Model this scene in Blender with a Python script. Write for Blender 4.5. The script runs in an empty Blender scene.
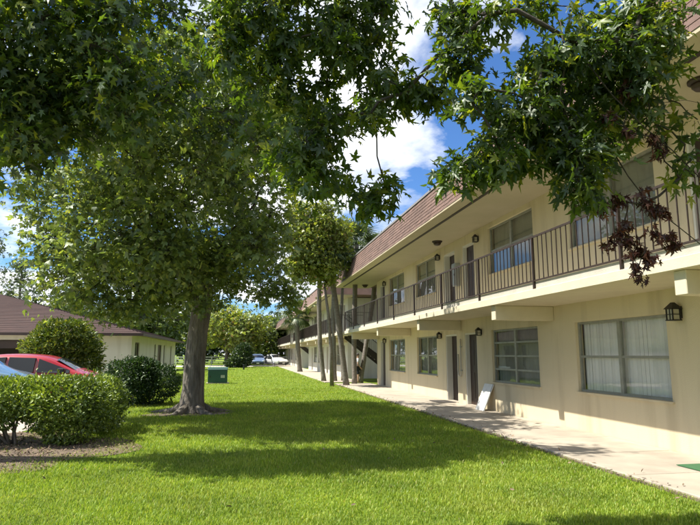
import bpy, math, random
import numpy as np
from mathutils import Vector, Matrix, Quaternion

random.seed(7)
rng = np.random.default_rng(7)
SC = bpy.context.scene
COL = SC.collection
R = math.radians

# ------------------------------------------------------------------ camera
EYE = 1.5
PITCH, YAW = R(8.965), R(10.516)
FPX = 580.0
cam_d = bpy.data.cameras.new("camera")
cam = bpy.data.objects.new("camera", cam_d)
COL.objects.link(cam)
cam.location = (0, 0, EYE)
cam.rotation_euler = (R(90) + PITCH, 0, -YAW)
cam_d.sensor_width = 36
cam_d.lens = FPX / 700 * 36
cam_d.clip_start = 0.05
cam_d.clip_end = 2000
SC.camera = cam

# ------------------------------------------------------------------ light
SUN_D = Vector((1.0, -0.15, -1.55)).normalized()      # direction the light travels
SUN_EL = math.asin(-SUN_D.z)
SUN_ROT = math.atan2(-SUN_D.x, -SUN_D.y)
sun_d = bpy.data.lights.new("sun", 'SUN')
sun_d.energy = 5.0
sun_d.angle = R(0.53)
sun_d.color = (1.0, 0.95, 0.86)
sun = bpy.data.objects.new("sun", sun_d)
COL.objects.link(sun)
sun.location = (-20, 5, 30)
sun.rotation_euler = SUN_D.to_track_quat('-Z', 'Y').to_euler()

SC.view_settings.view_transform = 'Standard'
SC.view_settings.look = 'None'
SC.view_settings.exposure = 1.0
SC.view_settings.gamma = 1
SC.view_settings.use_curve_mapping = False
SC.cycles.max_bounces = 8
SC.cycles.transparent_max_bounces = 12
SC.cycles.sample_clamp_indirect = 6

W = bpy.data.worlds.new("World")
SC.world = W
W.use_nodes = True


def N(nt, typ, **kw):
    n = nt.nodes.new(typ)
    for k, v in kw.items():
        if k.startswith('i_'):
            key = k[2:].replace('_', ' ')
            n.inputs[key].default_value = v
        else:
            setattr(n, k, v)
    return n


def mathn(nt, op, a, b=None, c=None):
    n = nt.nodes.new('ShaderNodeMath')
    n.operation = op
    for i, v in enumerate((a, b, c)):
        if v is None:
            continue
        if isinstance(v, (int, float)):
            n.inputs[i].default_value = v
        else:
            nt.links.new(v, n.inputs[i])
    return n.outputs[0]


def ramp(nt, fac, stops, interp='LINEAR'):
    n = nt.nodes.new('ShaderNodeValToRGB')
    cr = n.color_ramp
    cr.interpolation = interp
    while len(cr.elements) > 1:
        cr.elements.remove(cr.elements[-1])
    for i, (p, c) in enumerate(stops):
        e = cr.elements[0] if i == 0 else cr.elements.new(p)
        e.position = p
        e.color = (*c, 1) if len(c) == 3 else c
    nt.links.new(fac, n.inputs[0])
    return n.outputs[0]


def mixc(nt, fac, a, b, blend='MIX'):
    n = nt.nodes.new('ShaderNodeMix')
    n.data_type = 'RGBA'
    n.blend_type = blend
    for sock, v in ((n.inputs[0], fac), (n.inputs[6], a), (n.inputs[7], b)):
        if isinstance(v, (int, float)):
            sock.default_value = v
        elif isinstance(v, tuple):
            sock.default_value = (*v, 1) if len(v) == 3 else v
        else:
            nt.links.new(v, sock)
    return n.outputs[2]


def build_world():
    nt = W.node_tree
    nt.nodes.clear()
    out = N(nt, 'ShaderNodeOutputWorld')
    bg = N(nt, 'ShaderNodeBackground')
    bg.inputs[1].default_value = 0.085
    sky = N(nt, 'ShaderNodeTexSky', sky_type='NISHITA')
    sky.sun_disc = False
    sky.sun_elevation = SUN_EL
    sky.sun_rotation = SUN_ROT
    sky.air_density = 1.0
    sky.dust_density = 0.4
    sky.ozone_density = 2.5
    tc = N(nt, 'ShaderNodeTexCoord')
    sep = N(nt, 'ShaderNodeSeparateXYZ')
    nt.links.new(tc.outputs['Generated'], sep.inputs[0])
    zc = mathn(nt, 'ADD', mathn(nt, 'MAXIMUM', sep.outputs[2], 0.0), 0.25)
    px = mathn(nt, 'ADD', mathn(nt, 'DIVIDE', sep.outputs[0], zc), 0.07)
    py = mathn(nt, 'DIVIDE', sep.outputs[1], zc)
    cmb = N(nt, 'ShaderNodeCombineXYZ')
    nt.links.new(px, cmb.inputs[0])
    nt.links.new(py, cmb.inputs[1])
    cmb.inputs[2].default_value = CLOUD_SEED
    n1 = N(nt, 'ShaderNodeTexNoise', i_Scale=1.9, i_Detail=9.0, i_Roughness=0.55, i_Distortion=0.25)
    nt.links.new(cmb.outputs[0], n1.inputs['Vector'])
    n2 = N(nt, 'ShaderNodeTexNoise', i_Scale=4.2, i_Detail=6.0, i_Roughness=0.6)
    nt.links.new(cmb.outputs[0], n2.inputs['Vector'])
    mask = ramp(nt, n1.outputs[0], [(0.44, (0, 0, 0)), (0.50, (.55, .55, .55)), (0.57, (1, 1, 1))])
    shade = ramp(nt, n2.outputs[0], [(0.3, (5.4, 5.8, 6.5)), (0.62, (9.3, 9.4, 9.6))])
    blue = mixc(nt, 1.0, sky.outputs[0], (0.50, 0.76, 1.08), 'MULTIPLY')
    col = mixc(nt, mask, blue, shade)
    nt.links.new(col, bg.inputs[0])
    nt.links.new(bg.outputs[0], out.inputs[0])


CLOUD_SEED = 19.58
build_world()


# ------------------------------------------------------------------ pixel -> world (700 x 525 photograph)
FW = Vector((math.sin(YAW) * math.cos(PITCH), math.cos(YAW) * math.cos(PITCH), math.sin(PITCH)))
RT = Vector((math.cos(YAW), -math.sin(YAW), 0))
UP = RT.cross(FW)
CAM = Vector((0, 0, EYE))


def ray(x, y):
    return FW + RT * ((x - 350) / FPX) - UP * ((y - 262.5) / FPX)


def at_y(x, y, Y):
    d = ray(x, y)
    return CAM + d * (Y / d.y)


def at_z(x, y, z=0.0):
    d = ray(x, y)
    return CAM + d * ((z - EYE) / d.z)


# ------------------------------------------------------------------ materials
MATS = {}


def new_mat(name):
    m = bpy.data.materials.new(name)
    m.use_nodes = True
    nt = m.node_tree
    nt.nodes.clear()
    out = N(nt, 'ShaderNodeOutputMaterial')
    MATS[name] = m
    return m, nt, out


def objcoord(nt, scale=(1, 1, 1)):
    g = N(nt, 'ShaderNodeNewGeometry')
    mp = N(nt, 'ShaderNodeMapping')
    mp.inputs['Scale'].default_value = scale
    nt.links.new(g.outputs['Position'], mp.inputs[0])
    return mp.outputs[0]


def rnd(nt):
    g = N(nt, 'ShaderNodeNewGeometry')
    o = N(nt, 'ShaderNodeObjectInfo')
    s = mathn(nt, 'ADD', g.outputs['Random Per Island'], o.outputs['Random'])
    return mathn(nt, 'FRACT', s)


def surf(name, col, col2=None, rough=0.8, scale=6.0, bump=0.0, bscale=40.0, metal=0.0, spec=0.5,
         detail=5.0, vary=0.0, coat=0.0, stretch=(1, 1, 1), bdist=0.02):
    """plain surface: two colours mixed by noise, fine relief, optional variation per piece"""
    m, nt, out = new_mat(name)
    b = N(nt, 'ShaderNodeBsdfPrincipled')
    b.inputs['Roughness'].default_value = rough
    b.inputs['Metallic'].default_value = metal
    b.inputs['Specular IOR Level'].default_value = spec
    b.inputs['Coat Weight'].default_value = coat
    co = objcoord(nt, stretch)
    c = None
    if col2 is not None:
        n = N(nt, 'ShaderNodeTexNoise', i_Scale=scale, i_Detail=detail, i_Roughness=0.6)
        nt.links.new(co, n.inputs['Vector'])
        f = ramp(nt, n.outputs[0], [(0.32, (0, 0, 0)), (0.68, (1, 1, 1))])
        c = mixc(nt, f, col, col2)
    if vary:
        r = rnd(nt)
        v = ramp(nt, r, [(0, (1 - vary,) * 3), (1, (1 + vary,) * 3)])
        c = mixc(nt, 1.0, c if c is not None else col, v, 'MULTIPLY')
    if c is None:
        b.inputs['Base Color'].default_value = (*col, 1)
    else:
        nt.links.new(c, b.inputs['Base Color'])
    if bump:
        n = N(nt, 'ShaderNodeTexNoise', i_Scale=bscale, i_Detail=4.0)
        nt.links.new(co, n.inputs['Vector'])
        bp = N(nt, 'ShaderNodeBump')
        bp.inputs['Strength'].default_value = bump
        bp.inputs['Distance'].default_value = bdist
        nt.links.new(n.outputs[0], bp.inputs['Height'])
        nt.links.new(bp.outputs[0], b.inputs['Normal'])
    nt.links.new(b.outputs[0], out.inputs[0])
    return m


def leaf_mat(name, stops, trans=0.45, gloss=0.12, tboost=(1.5, 1.45, 0.6), rough=0.45, patch=None):
    """thin leaf: reflects, lets light through, slightly waxy; colour differs from leaf to leaf"""
    m, nt, out = new_mat(name)
    r = rnd(nt)
    c = ramp(nt, r, stops)
    n = N(nt, 'ShaderNodeTexNoise', i_Scale=0.9, i_Detail=2.0)
    nt.links.new(objcoord(nt), n.inputs['Vector'])
    v = ramp(nt, n.outputs[0], [(0.3, (0.72, 0.74, 0.8)), (0.7, (1.25, 1.2, 1.05))])
    c = mixc(nt, 1.0, c, v, 'MULTIPLY')
    if patch:
        n5 = N(nt, 'ShaderNodeTexNoise', i_Scale=0.55, i_Detail=7.0, i_Roughness=0.65)
        nt.links.new(objcoord(nt), n5.inputs['Vector'])
        c = mixc(nt, ramp(nt, n5.outputs[0], [(0.5, (0, 0, 0)), (0.72, (.75, .75, .75))]), c, patch)
    d = N(nt, 'ShaderNodeBsdfDiffuse')
    nt.links.new(c, d.inputs[0])
    t = N(nt, 'ShaderNodeBsdfTranslucent')
    tcol = mixc(nt, 1.0, c, tboost, 'MULTIPLY')
    nt.links.new(tcol, t.inputs[0])
    mx = N(nt, 'ShaderNodeMixShader')
    mx.inputs[0].default_value = trans
    nt.links.new(d.outputs[0], mx.inputs[1])
    nt.links.new(t.outputs[0], mx.inputs[2])
    g = N(nt, 'ShaderNodeBsdfGlossy')
    g.inputs['Roughness'].default_value = rough
    g.inputs[0].default_value = (0.9, 0.95, 0.85, 1)
    mx2 = N(nt, 'ShaderNodeMixShader')
    mx2.inputs[0].default_value = gloss * 0.35
    nt.links.new(mx.outputs[0], mx2.inputs[1])
    nt.links.new(g.outputs[0], mx2.inputs[2])
    nt.links.new(mx2.outputs[0], out.inputs[0])
    return m


def glass_mat(name, tint=(0.75, 0.82, 0.8), refl=1.0, ior=1.5):
    m, nt, out = new_mat(name)
    tr = N(nt, 'ShaderNodeBsdfTransparent')
    tr.inputs[0].default_value = (*tint, 1)
    g = N(nt, 'ShaderNodeBsdfGlossy')
    g.inputs['Roughness'].default_value = 0.02
    lw = N(nt, 'ShaderNodeLayerWeight')
    sch = mathn(nt, 'MULTIPLY_ADD', mathn(nt, 'POWER', lw.outputs['Facing'], 4.0), 0.9, 0.045)
    # slight waviness of old panes
    n = N(nt, 'ShaderNodeTexNoise', i_Scale=3.0, i_Detail=1.0)
    nt.links.new(objcoord(nt), n.inputs['Vector'])
    bp = N(nt, 'ShaderNodeBump')
    bp.inputs['Strength'].default_value = 0.05
    bp.inputs['Distance'].default_value = 0.02
    nt.links.new(n.outputs[0], bp.inputs['Height'])
    nt.links.new(bp.outputs[0], g.inputs['Normal'])
    mx = N(nt, 'ShaderNodeMixShader')
    nt.links.new(mathn(nt, 'MINIMUM', mathn(nt, 'MULTIPLY', sch, refl), 1.0), mx.inputs[0])
    nt.links.new(tr.outputs[0], mx.inputs[1])
    nt.links.new(g.outputs[0], mx.inputs[2])
    nt.links.new(mx.outputs[0], out.inputs[0])
    return m


def wall_mat(name, base, base2, stain):
    """painted stucco over block: soft blotches, faint runs, dirt specks at the foot"""
    m, nt, out = new_mat(name)
    b = N(nt, 'ShaderNodeBsdfPrincipled')
    b.inputs['Roughness'].default_value = 0.85
    b.inputs['Specular IOR Level'].default_value = 0.25
    co = objcoord(nt)
    n = N(nt, 'ShaderNodeTexNoise', i_Scale=0.7, i_Detail=6.0, i_Roughness=0.6)
    nt.links.new(co, n.inputs['Vector'])
    c = mixc(nt, n.outputs[0], base, base2)
    n2 = N(nt, 'ShaderNodeTexNoise', i_Scale=1.0, i_Detail=5.0)
    nt.links.new(objcoord(nt, (3.0, 3.0, 0.35)), n2.inputs['Vector'])
    f = ramp(nt, n2.outputs[0], [(0.5, (0, 0, 0)), (0.8, (0.85, 0.85, 0.85))])
    c = mixc(nt, f, c, stain)
    nt.links.new(c, b.inputs['Base Color'])
    n3 = N(nt, 'ShaderNodeTexNoise', i_Scale=70.0, i_Detail=3.0)
    nt.links.new(co, n3.inputs['Vector'])
    bp = N(nt, 'ShaderNodeBump')
    bp.inputs['Strength'].default_value = 0.35
    bp.inputs['Distance'].default_value = 0.01
    nt.links.new(n3.outputs[0], bp.inputs['Height'])
    nt.links.new(bp.outputs[0], b.inputs['Normal'])
    nt.links.new(b.outputs[0], out.inputs[0])
    return m


wall_mat('stucco', (0.60, 0.51, 0.34), (0.66, 0.565, 0.39), (0.46, 0.38, 0.25))
wall_mat('stucco_white', (0.56, 0.54, 0.46), (0.61, 0.59, 0.51), (0.45, 0.42, 0.34))
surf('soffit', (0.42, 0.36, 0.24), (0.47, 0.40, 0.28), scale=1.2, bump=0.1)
surf('trim', (0.62, 0.55, 0.40), (0.56, 0.49, 0.35), scale=3, bump=0.1)
surf('curb', (0.42, 0.39, 0.33), (0.48, 0.45, 0.38), scale=4, bump=0.2)
surf('vent', (0.035, 0.022, 0.014), rough=0.7)
surf('railing', (0.022, 0.015, 0.012), (0.045, 0.025, 0.017), rough=0.55, scale=9)
surf('shingle', (0.17, 0.105, 0.083), (0.12, 0.077, 0.062), rough=0.95, scale=2.2, bump=0.5, bscale=120, vary=0.18)
surf('roof_brown', (0.092, 0.052, 0.042), (0.07, 0.042, 0.035), rough=0.95, scale=2.5, bump=0.4, bscale=60, vary=0.12)
surf('flashing', (0.30, 0.28, 0.27), rough=0.5, metal=0.3)
surf('aluminium', (0.27, 0.27, 0.23), (0.34, 0.34, 0.29), rough=0.5, scale=8, metal=0.35)
surf('blind', (0.76, 0.76, 0.73), (0.70, 0.70, 0.67), rough=0.7, scale=2, vary=0.07)
surf('curtain', (0.24, 0.24, 0.20), (0.30, 0.30, 0.25), rough=0.9, scale=2, vary=0.05)
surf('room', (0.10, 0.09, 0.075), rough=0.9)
surf('door_brown', (0.035, 0.020, 0.013), (0.05, 0.028, 0.018), rough=0.5, scale=3)
surf('door_frame', (0.66, 0.64, 0.56), rough=0.6)
surf('lantern_metal', (0.012, 0.011, 0.010), rough=0.45)
surf('lantern_glass', (0.5, 0.46, 0.36), rough=0.2)
surf('brass', (0.5, 0.38, 0.16), rough=0.35, metal=1.0)
surf('concrete', (0.42, 0.365, 0.285), (0.30, 0.26, 0.205), rough=0.9, scale=1.6, bump=0.3, bscale=90, vary=0.05, detail=8)
surf('asphalt_light', (0.44, 0.37, 0.31), (0.36, 0.31, 0.26), rough=0.95, scale=1.2, bump=0.3, bscale=70)
surf('road', (0.42, 0.39, 0.34), (0.36, 0.34, 0.30), rough=0.95, scale=0.5)
surf('board_white', (0.76, 0.75, 0.70), (0.66, 0.64, 0.58), rough=0.5, scale=8)
surf('mat_green', (0.03, 0.10, 0.04), (0.05, 0.13, 0.05), rough=1.0, scale=60)
surf('mat_dark', (0.045, 0.04, 0.035), (0.07, 0.06, 0.05), rough=1.0, scale=60)
surf('metal_box', (0.36, 0.37, 0.34), rough=0.5, metal=0.3)
surf('utility_green', (0.012, 0.060, 0.045), (0.018, 0.075, 0.055), rough=0.5, scale=2)
surf('warning_label', (0.35, 0.38, 0.33), rough=0.5)
surf('pvc', (0.75, 0.75, 0.72), rough=0.5)
surf('stair_dark', (0.030, 0.022, 0.018), rough=0.6)
surf('tyre', (0.015, 0.015, 0.015), rough=0.85)
surf('rim', (0.5, 0.5, 0.52), rough=0.3, metal=0.9)
surf('car_red', (0.32, 0.008, 0.014), rough=0.28, coat=0.6)
surf('car_teal', (0.16, 0.25, 0.29), rough=0.25, coat=0.8, metal=0.3)
surf('car_blue', (0.10, 0.15, 0.26), rough=0.3, coat=0.6)
surf('car_white', (0.62, 0.62, 0.60), rough=0.3, coat=0.6)
surf('car_black', (0.012, 0.012, 0.013), rough=0.4)
surf('lamp_lens', (0.75, 0.75, 0.72), rough=0.1)
surf('bark', (0.26, 0.23, 0.185), (0.095, 0.08, 0.062), rough=0.95, scale=11, bump=1.0, bscale=26, stretch=(1, 1, 0.2), detail=9, bdist=0.09)
surf('bark_dark', (0.06, 0.046, 0.036), (0.035, 0.028, 0.022), rough=0.95, scale=9, bump=0.6, bscale=30)
surf('palm_bark', (0.22, 0.195, 0.16), (0.13, 0.11, 0.09), rough=0.95, scale=6, bump=0.8, bscale=10, stretch=(1, 1, 2.5))
surf('twig_green', (0.10, 0.12, 0.035), (0.07, 0.075, 0.03), rough=0.8, scale=9)
surf('skin', (0.42, 0.26, 0.18), rough=0.6)
surf('hair', (0.04, 0.03, 0.025), rough=0.7)
surf('shirt', (0.55, 0.55, 0.56), (0.45, 0.45, 0.46), rough=0.9, scale=12)
surf('shorts', (0.015, 0.016, 0.02), rough=0.9)
surf('stem', (0.12, 0.095, 0.07), (0.2, 0.17, 0.13), rough=0.9, scale=15)
surf('litter', (0.26, 0.19, 0.12), (0.14, 0.095, 0.06), rough=0.95, scale=20, vary=0.45)
glass_mat('window_glass', (0.94, 0.95, 0.945), 1.4)
glass_mat('car_glass', (0.10, 0.12, 0.12), 1.6)

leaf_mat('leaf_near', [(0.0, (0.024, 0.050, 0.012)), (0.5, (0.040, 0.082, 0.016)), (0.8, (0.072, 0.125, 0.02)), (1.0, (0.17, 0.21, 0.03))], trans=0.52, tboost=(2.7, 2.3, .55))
leaf_mat('leaf_mid', [(0.0, (0.08, 0.125, 0.042)), (0.5, (0.13, 0.19, 0.06)), (0.85, (0.19, 0.25, 0.07)), (1.0, (0.30, 0.33, 0.09))], trans=0.5)
leaf_mat('leaf_dead', [(0.0, (0.035, 0.010, 0.010)), (0.6, (0.075, 0.022, 0.018)), (0.88, (0.16, 0.05, 0.035)), (1.0, (0.34, 0.15, 0.11))], trans=0.25, tboost=(1.3, 1, 0.8))
leaf_mat('leaf_pale', [(0.0, (0.14, 0.18, 0.05)), (0.6, (0.23, 0.28, 0.08)), (1.0, (0.36, 0.39, 0.13))], trans=0.45)
leaf_mat('leaf_hedge', [(0.0, (0.07, 0.12, 0.02)), (0.6, (0.135, 0.205, 0.03)), (1.0, (0.30, 0.38, 0.06))], trans=0.30, gloss=0.16)
leaf_mat('leaf_darkbush', [(0.0, (0.018, 0.045, 0.014)), (0.7, (0.03, 0.07, 0.02)), (1.0, (0.07, 0.12, 0.03))], trans=0.28)
leaf_mat('leaf_roundbush', [(0.0, (0.05, 0.08, 0.014)), (0.6, (0.09, 0.14, 0.02)), (1.0, (0.25, 0.27, 0.04))], trans=0.30)
leaf_mat('leaf_light', [(0.0, (0.12, 0.17, 0.03)), (0.6, (0.20, 0.26, 0.045)), (0.92, (0.30, 0.33, 0.07)), (1.0, (0.36, 0.2, 0.08))], trans=0.45)
leaf_mat('leaf_far', [(0.0, (0.05, 0.085, 0.025)), (0.6, (0.09, 0.135, 0.035)), (1.0, (0.16, 0.20, 0.055))], trans=0.4)
leaf_mat('leaf_fardark', [(0.0, (0.018, 0.04, 0.015)), (0.6, (0.03, 0.06, 0.02)), (1.0, (0.06, 0.09, 0.03))], trans=0.3)
leaf_mat('leaf_palm', [(0.0, (0.03, 0.06, 0.02)), (0.6, (0.05, 0.085, 0.028)), (1.0, (0.10, 0.13, 0.045))], trans=0.3, gloss=0.16)
leaf_mat('leaf_pine', [(0.0, (0.06, 0.09, 0.04)), (0.6, (0.10, 0.14, 0.06)), (1.0, (0.16, 0.20, 0.09))], trans=0.25)
leaf_mat('grass_blade', [(0.0, (0.14, 0.235, 0.03)), (0.5, (0.245, 0.365, 0.046)), (0.85, (0.335, 0.435, 0.065)), (0.97, (0.43, 0.46, 0.11)), (1.0, (0.46, 0.41, 0.19))], trans=0.40, gloss=0.05, tboost=(1.3, 1.25, 0.6), patch=(0.33, 0.36, 0.08))


def lawn_material():
    m, nt, out = new_mat('lawn_soil')
    b = N(nt, 'ShaderNodeBsdfPrincipled')
    b.inputs['Roughness'].default_value = 1.0
    b.inputs['Specular IOR Level'].default_value = 0.1
    co = objcoord(nt)
    n1 = N(nt, 'ShaderNodeTexNoise', i_Scale=0.35, i_Detail=8.0, i_Roughness=0.65)
    nt.links.new(co, n1.inputs['Vector'])
    n2 = N(nt, 'ShaderNodeTexNoise', i_Scale=28.0, i_Detail=6.0, i_Roughness=0.7)
    nt.links.new(co, n2.inputs['Vector'])
    c1 = ramp(nt, n2.outputs[0], [(0.3, (0.08, 0.13, 0.016)), (0.55, (0.15, 0.22, 0.026)), (0.75, (0.23, 0.29, 0.045))])
    c2 = ramp(nt, n2.outputs[0], [(0.3, (0.10, 0.15, 0.02)), (0.55, (0.19, 0.25, 0.03)), (0.75, (0.28, 0.32, 0.06))])
    f = ramp(nt, n1.outputs[0], [(0.4, (0, 0, 0)), (0.6, (1, 1, 1))])
    c = mixc(nt, f, c1, c2)
    nt.links.new(c, b.inputs['Base Color'])
    bp = N(nt, 'ShaderNodeBump')
    bp.inputs['Strength'].default_value = 0.9
    bp.inputs['Distance'].default_value = 0.05
    nt.links.new(n2.outputs[0], bp.inputs['Height'])
    nt.links.new(bp.outputs[0], b.inputs['Normal'])
    nt.links.new(b.outputs[0], out.inputs[0])


lawn_material()
surf('dirt', (0.17, 0.125, 0.085), (0.075, 0.055, 0.038), rough=1.0, scale=3.5, bump=0.8, bscale=35, detail=9)


# ------------------------------------------------------------------ builders
def link(o):
    COL.objects.link(o)
    return o


def thing(name, loc, label, cat, group=None):
    o = link(bpy.data.objects.new(name, None))
    o.empty_display_size = 0.2
    o.location = loc
    o['label'] = label
    o['category'] = cat
    if group:
        o['group'] = group
    return o


def tag(o, label, cat, group=None):
    o['label'] = label
    o['category'] = cat
    if group:
        o['group'] = group
    return o


def attach(o, parent):
    """meshes hold world coordinates; the parent keeps its own place"""
    if parent is not None:
        o.parent = parent
        if parent.type == 'EMPTY':
            o.matrix_parent_inverse = Matrix.Translation(-Vector(parent.location))
    return o


class MB:
    def __init__(self):
        self.v, self.f = [], []

    def add(self, vs, fs):
        o = len(self.v)
        self.v += [tuple(p) for p in vs]
        self.f += [tuple(i + o for i in f) for f in fs]
        return self

    def box(self, x0, x1, y0, y1, z0, z1):
        vs = [(x0, y0, z0), (x1, y0, z0), (x1, y1, z0), (x0, y1, z0), (x0, y0, z1), (x1, y0, z1), (x1, y1, z1), (x0, y1, z1)]
        return self.add(vs, [(0, 3, 2, 1), (4, 5, 6, 7), (0, 1, 5, 4), (1, 2, 6, 5), (2, 3, 7, 6), (3, 0, 4, 7)])

    def quad(self, a, b, c, d):
        return self.add([a, b, c, d], [(0, 1, 2, 3)])

    def tube(self, pts, radii, n=8, cap=True, wob=0.0):
        pts = [Vector(p) for p in pts]
        if isinstance(radii, (int, float)):
            radii = [radii] * len(pts)
        vs, fs = [], []
        prev = None
        for i, p in enumerate(pts):
            t = (pts[min(i + 1, len(pts) - 1)] - pts[max(i - 1, 0)])
            t = t.normalized() if t.length > 1e-9 else Vector((0, 0, 1))
            if prev is None:
                ref = Vector((1, 0, 0)) if abs(t.x) < 0.8 else Vector((0, 1, 0))
                u = t.cross(ref).normalized()
            else:
                u = (prev - t * prev.dot(t)).normalized()
            prev = u
            w = t.cross(u)
            for k in range(n):
                a = 2 * math.pi * k / n
                r = radii[i] * (1 + (random.uniform(-wob, wob) if wob else 0))
                vs.append(p + u * (math.cos(a) * r) + w * (math.sin(a) * r))
        for i in range(len(pts) - 1):
            for k in range(n):
                a, b = i * n + k, i * n + (k + 1) % n
                fs.append((a, b, b + n, a + n))
        if cap:
            fs.append(tuple(reversed(range(n))))
            fs.append(tuple(range((len(pts) - 1) * n, len(pts) * n)))
        return self.add(vs, fs)

    def mesh(self, name, mat, smooth=False):
        m = bpy.data.meshes.new(name)
        m.from_pydata(self.v, [], self.f)
        m.materials.append(MATS[mat])
        if smooth:
            m.polygons.foreach_set('use_smooth', [True] * len(m.polygons))
        m.update()
        return m

    def build(self, name, mat, parent=None, smooth=False):
        o = link(bpy.data.objects.new(name, self.mesh(name, mat, smooth)))
        return attach(o, parent)


def inst(name, mesh, loc, parent=None, rot=None, scale=None):
    o = link(bpy.data.objects.new(name, mesh))
    o.location = loc
    if rot is not None:
        o.rotation_mode = 'QUATERNION'
        o.rotation_quaternion = rot
    if scale is not None:
        o.scale = scale if isinstance(scale, (tuple, list)) else (scale,) * 3
    return attach(o, parent)


def bevel(o, w=0.01, seg=2):
    m = o.modifiers.new('bevel', 'BEVEL')
    m.width = w
    m.segments = seg
    m.limit_method = 'ANGLE'
    return o


def bulk_mesh(name, tv, tf, M, T, mat, smooth=False):
    """many copies of one small triangle template in one mesh. tv (k,3), tf (m,3), M (n,3,3), T (n,3)"""
    n, k, m = len(T), len(tv), len(tf)
    V = np.einsum('nij,kj->nki', M, tv) + T[:, None, :]
    F = (np.arange(n)[:, None, None] * k + np.asarray(tf)[None]).reshape(-1)
    me = bpy.data.meshes.new(name)
    me.vertices.add(n * k)
    me.vertices.foreach_set('co', V.reshape(-1).astype(np.float32))
    me.loops.add(n * m * 3)
    me.loops.foreach_set('vertex_index', F.astype(np.int32))
    me.polygons.add(n * m)
    me.polygons.foreach_set('loop_start', (np.arange(n * m) * 3).astype(np.int32))
    me.materials.append(MATS[mat])
    me.update(calc_edges=True)
    if smooth:
        me.polygons.foreach_set('use_smooth', np.ones(n * m, dtype=bool))
    return me


def structure(o):
    o['kind'] = 'structure'
    return o


def stuff(o):
    o['kind'] = 'stuff'
    return o


def unit(a):
    return a / np.maximum(np.linalg.norm(a, axis=-1, keepdims=True), 1e-9)


def frames(tip, nrm):
    """rotation matrices with local Y = tip direction, local Z ~ normal"""
    y = unit(tip)
    x = unit(np.cross(y, nrm))
    z = np.cross(x, y)
    return np.stack([x, y, z], axis=-1)


# leaf shapes (x across, y from stalk to tip, z off the plane)
def leaf_star():
    half = [(0.08, -0.02), (0.43, 0.01), (0.21, 0.22), (0.61, 0.55), (0.18, 0.51)]
    pts = [(0, 0)] + half + [(0, 1.0)] + [(-x, y) for x, y in reversed(half)]
    v = [(0, 0.34, -0.05)] + [(x, y, -0.32 * (x * x + (y - 0.3) ** 2)) for x, y in pts]
    n = len(pts)
    f = [(0, 1 + i, 1 + (i + 1) % n) for i in range(n)]
    return np.array(v), np.array(f)


def leaf_maple():
    half = [(0.05, 0.02), (0.18, -0.05), (0.42, -0.04), (0.24, 0.07), (0.15, 0.19), (0.36, 0.30), (0.45, 0.46), (0.64, 0.56), (0.43, 0.56), (0.30, 0.50), (0.12, 0.46), (0.20, 0.66), (0.13, 0.72), (0.11, 0.86)]
    pts = [(0, 0.05)] + half + [(0, 1.05)] + [(-x, y) for x, y in reversed(half)]
    v = [(0, 0.36, -0.04)] + [(x, y, -0.38 * (x * x + (y - 0.3) ** 2) + 0.05 * math.sin(9 * x + 5 * y)) for x, y in pts]
    n = len(pts)
    return np.array(v), np.array([(0, 1 + i, 1 + (i + 1) % n) for i in range(n)])


def leaf_oval():
    v = [(0, 0, 0), (0.22, 0.35, 0.05), (0, 0.45, -0.02), (-0.22, 0.35, 0.05), (0.16, 0.72, 0.02), (-0.16, 0.72, 0.02), (0, 1, -0.07)]
    f = [(0, 1, 2), (0, 2, 3), (1, 4, 2), (2, 5, 3), (2, 4, 6), (2, 6, 5)]
    return np.array(v), np.array(f)


def leaf_tuft():
    """a sprig of three leaves for far crowns"""
    v, f = [], []
    for k, (a, l) in enumerate(((-0.9, 0.8), (0.0, 1.0), (0.9, 0.8))):
        c, s = math.cos(a), math.sin(a)
        o = len(v)
        for x, y, z in ((0, 0, 0), (0.22, 0.5, 0.06), (-0.22, 0.5, 0.06), (0, l, -0.1)):
            v.append((x * c + y * s, y * c - x * s, z))
        f += [(o, o + 1, o + 2), (o + 1, o + 3, o + 2)]
    return np.array(v), np.array(f)


STAR, OVAL, TUFT, MAPLE = leaf_star(), leaf_oval(), leaf_tuft(), leaf_maple()


def rand_ball(n, shell=0.0):
    d = unit(rng.normal(size=(n, 3)))
    r = rng.random(n) ** (1 / 3.0)
    r = shell + (1 - shell) * r if shell else r
    return d * r[:, None]


TWIG_T = np.array([(math.cos(a), 0, math.sin(a)) for a in (0, 2.09, 4.19)] + [(0.45 * math.cos(a), 1, 0.45 * math.sin(a)) for a in (0, 2.09, 4.19)])
TWIG_F = np.array([(0, 1, 4), (0, 4, 3), (1, 2, 5), (1, 5, 4), (2, 0, 3), (2, 3, 5)])


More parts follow.
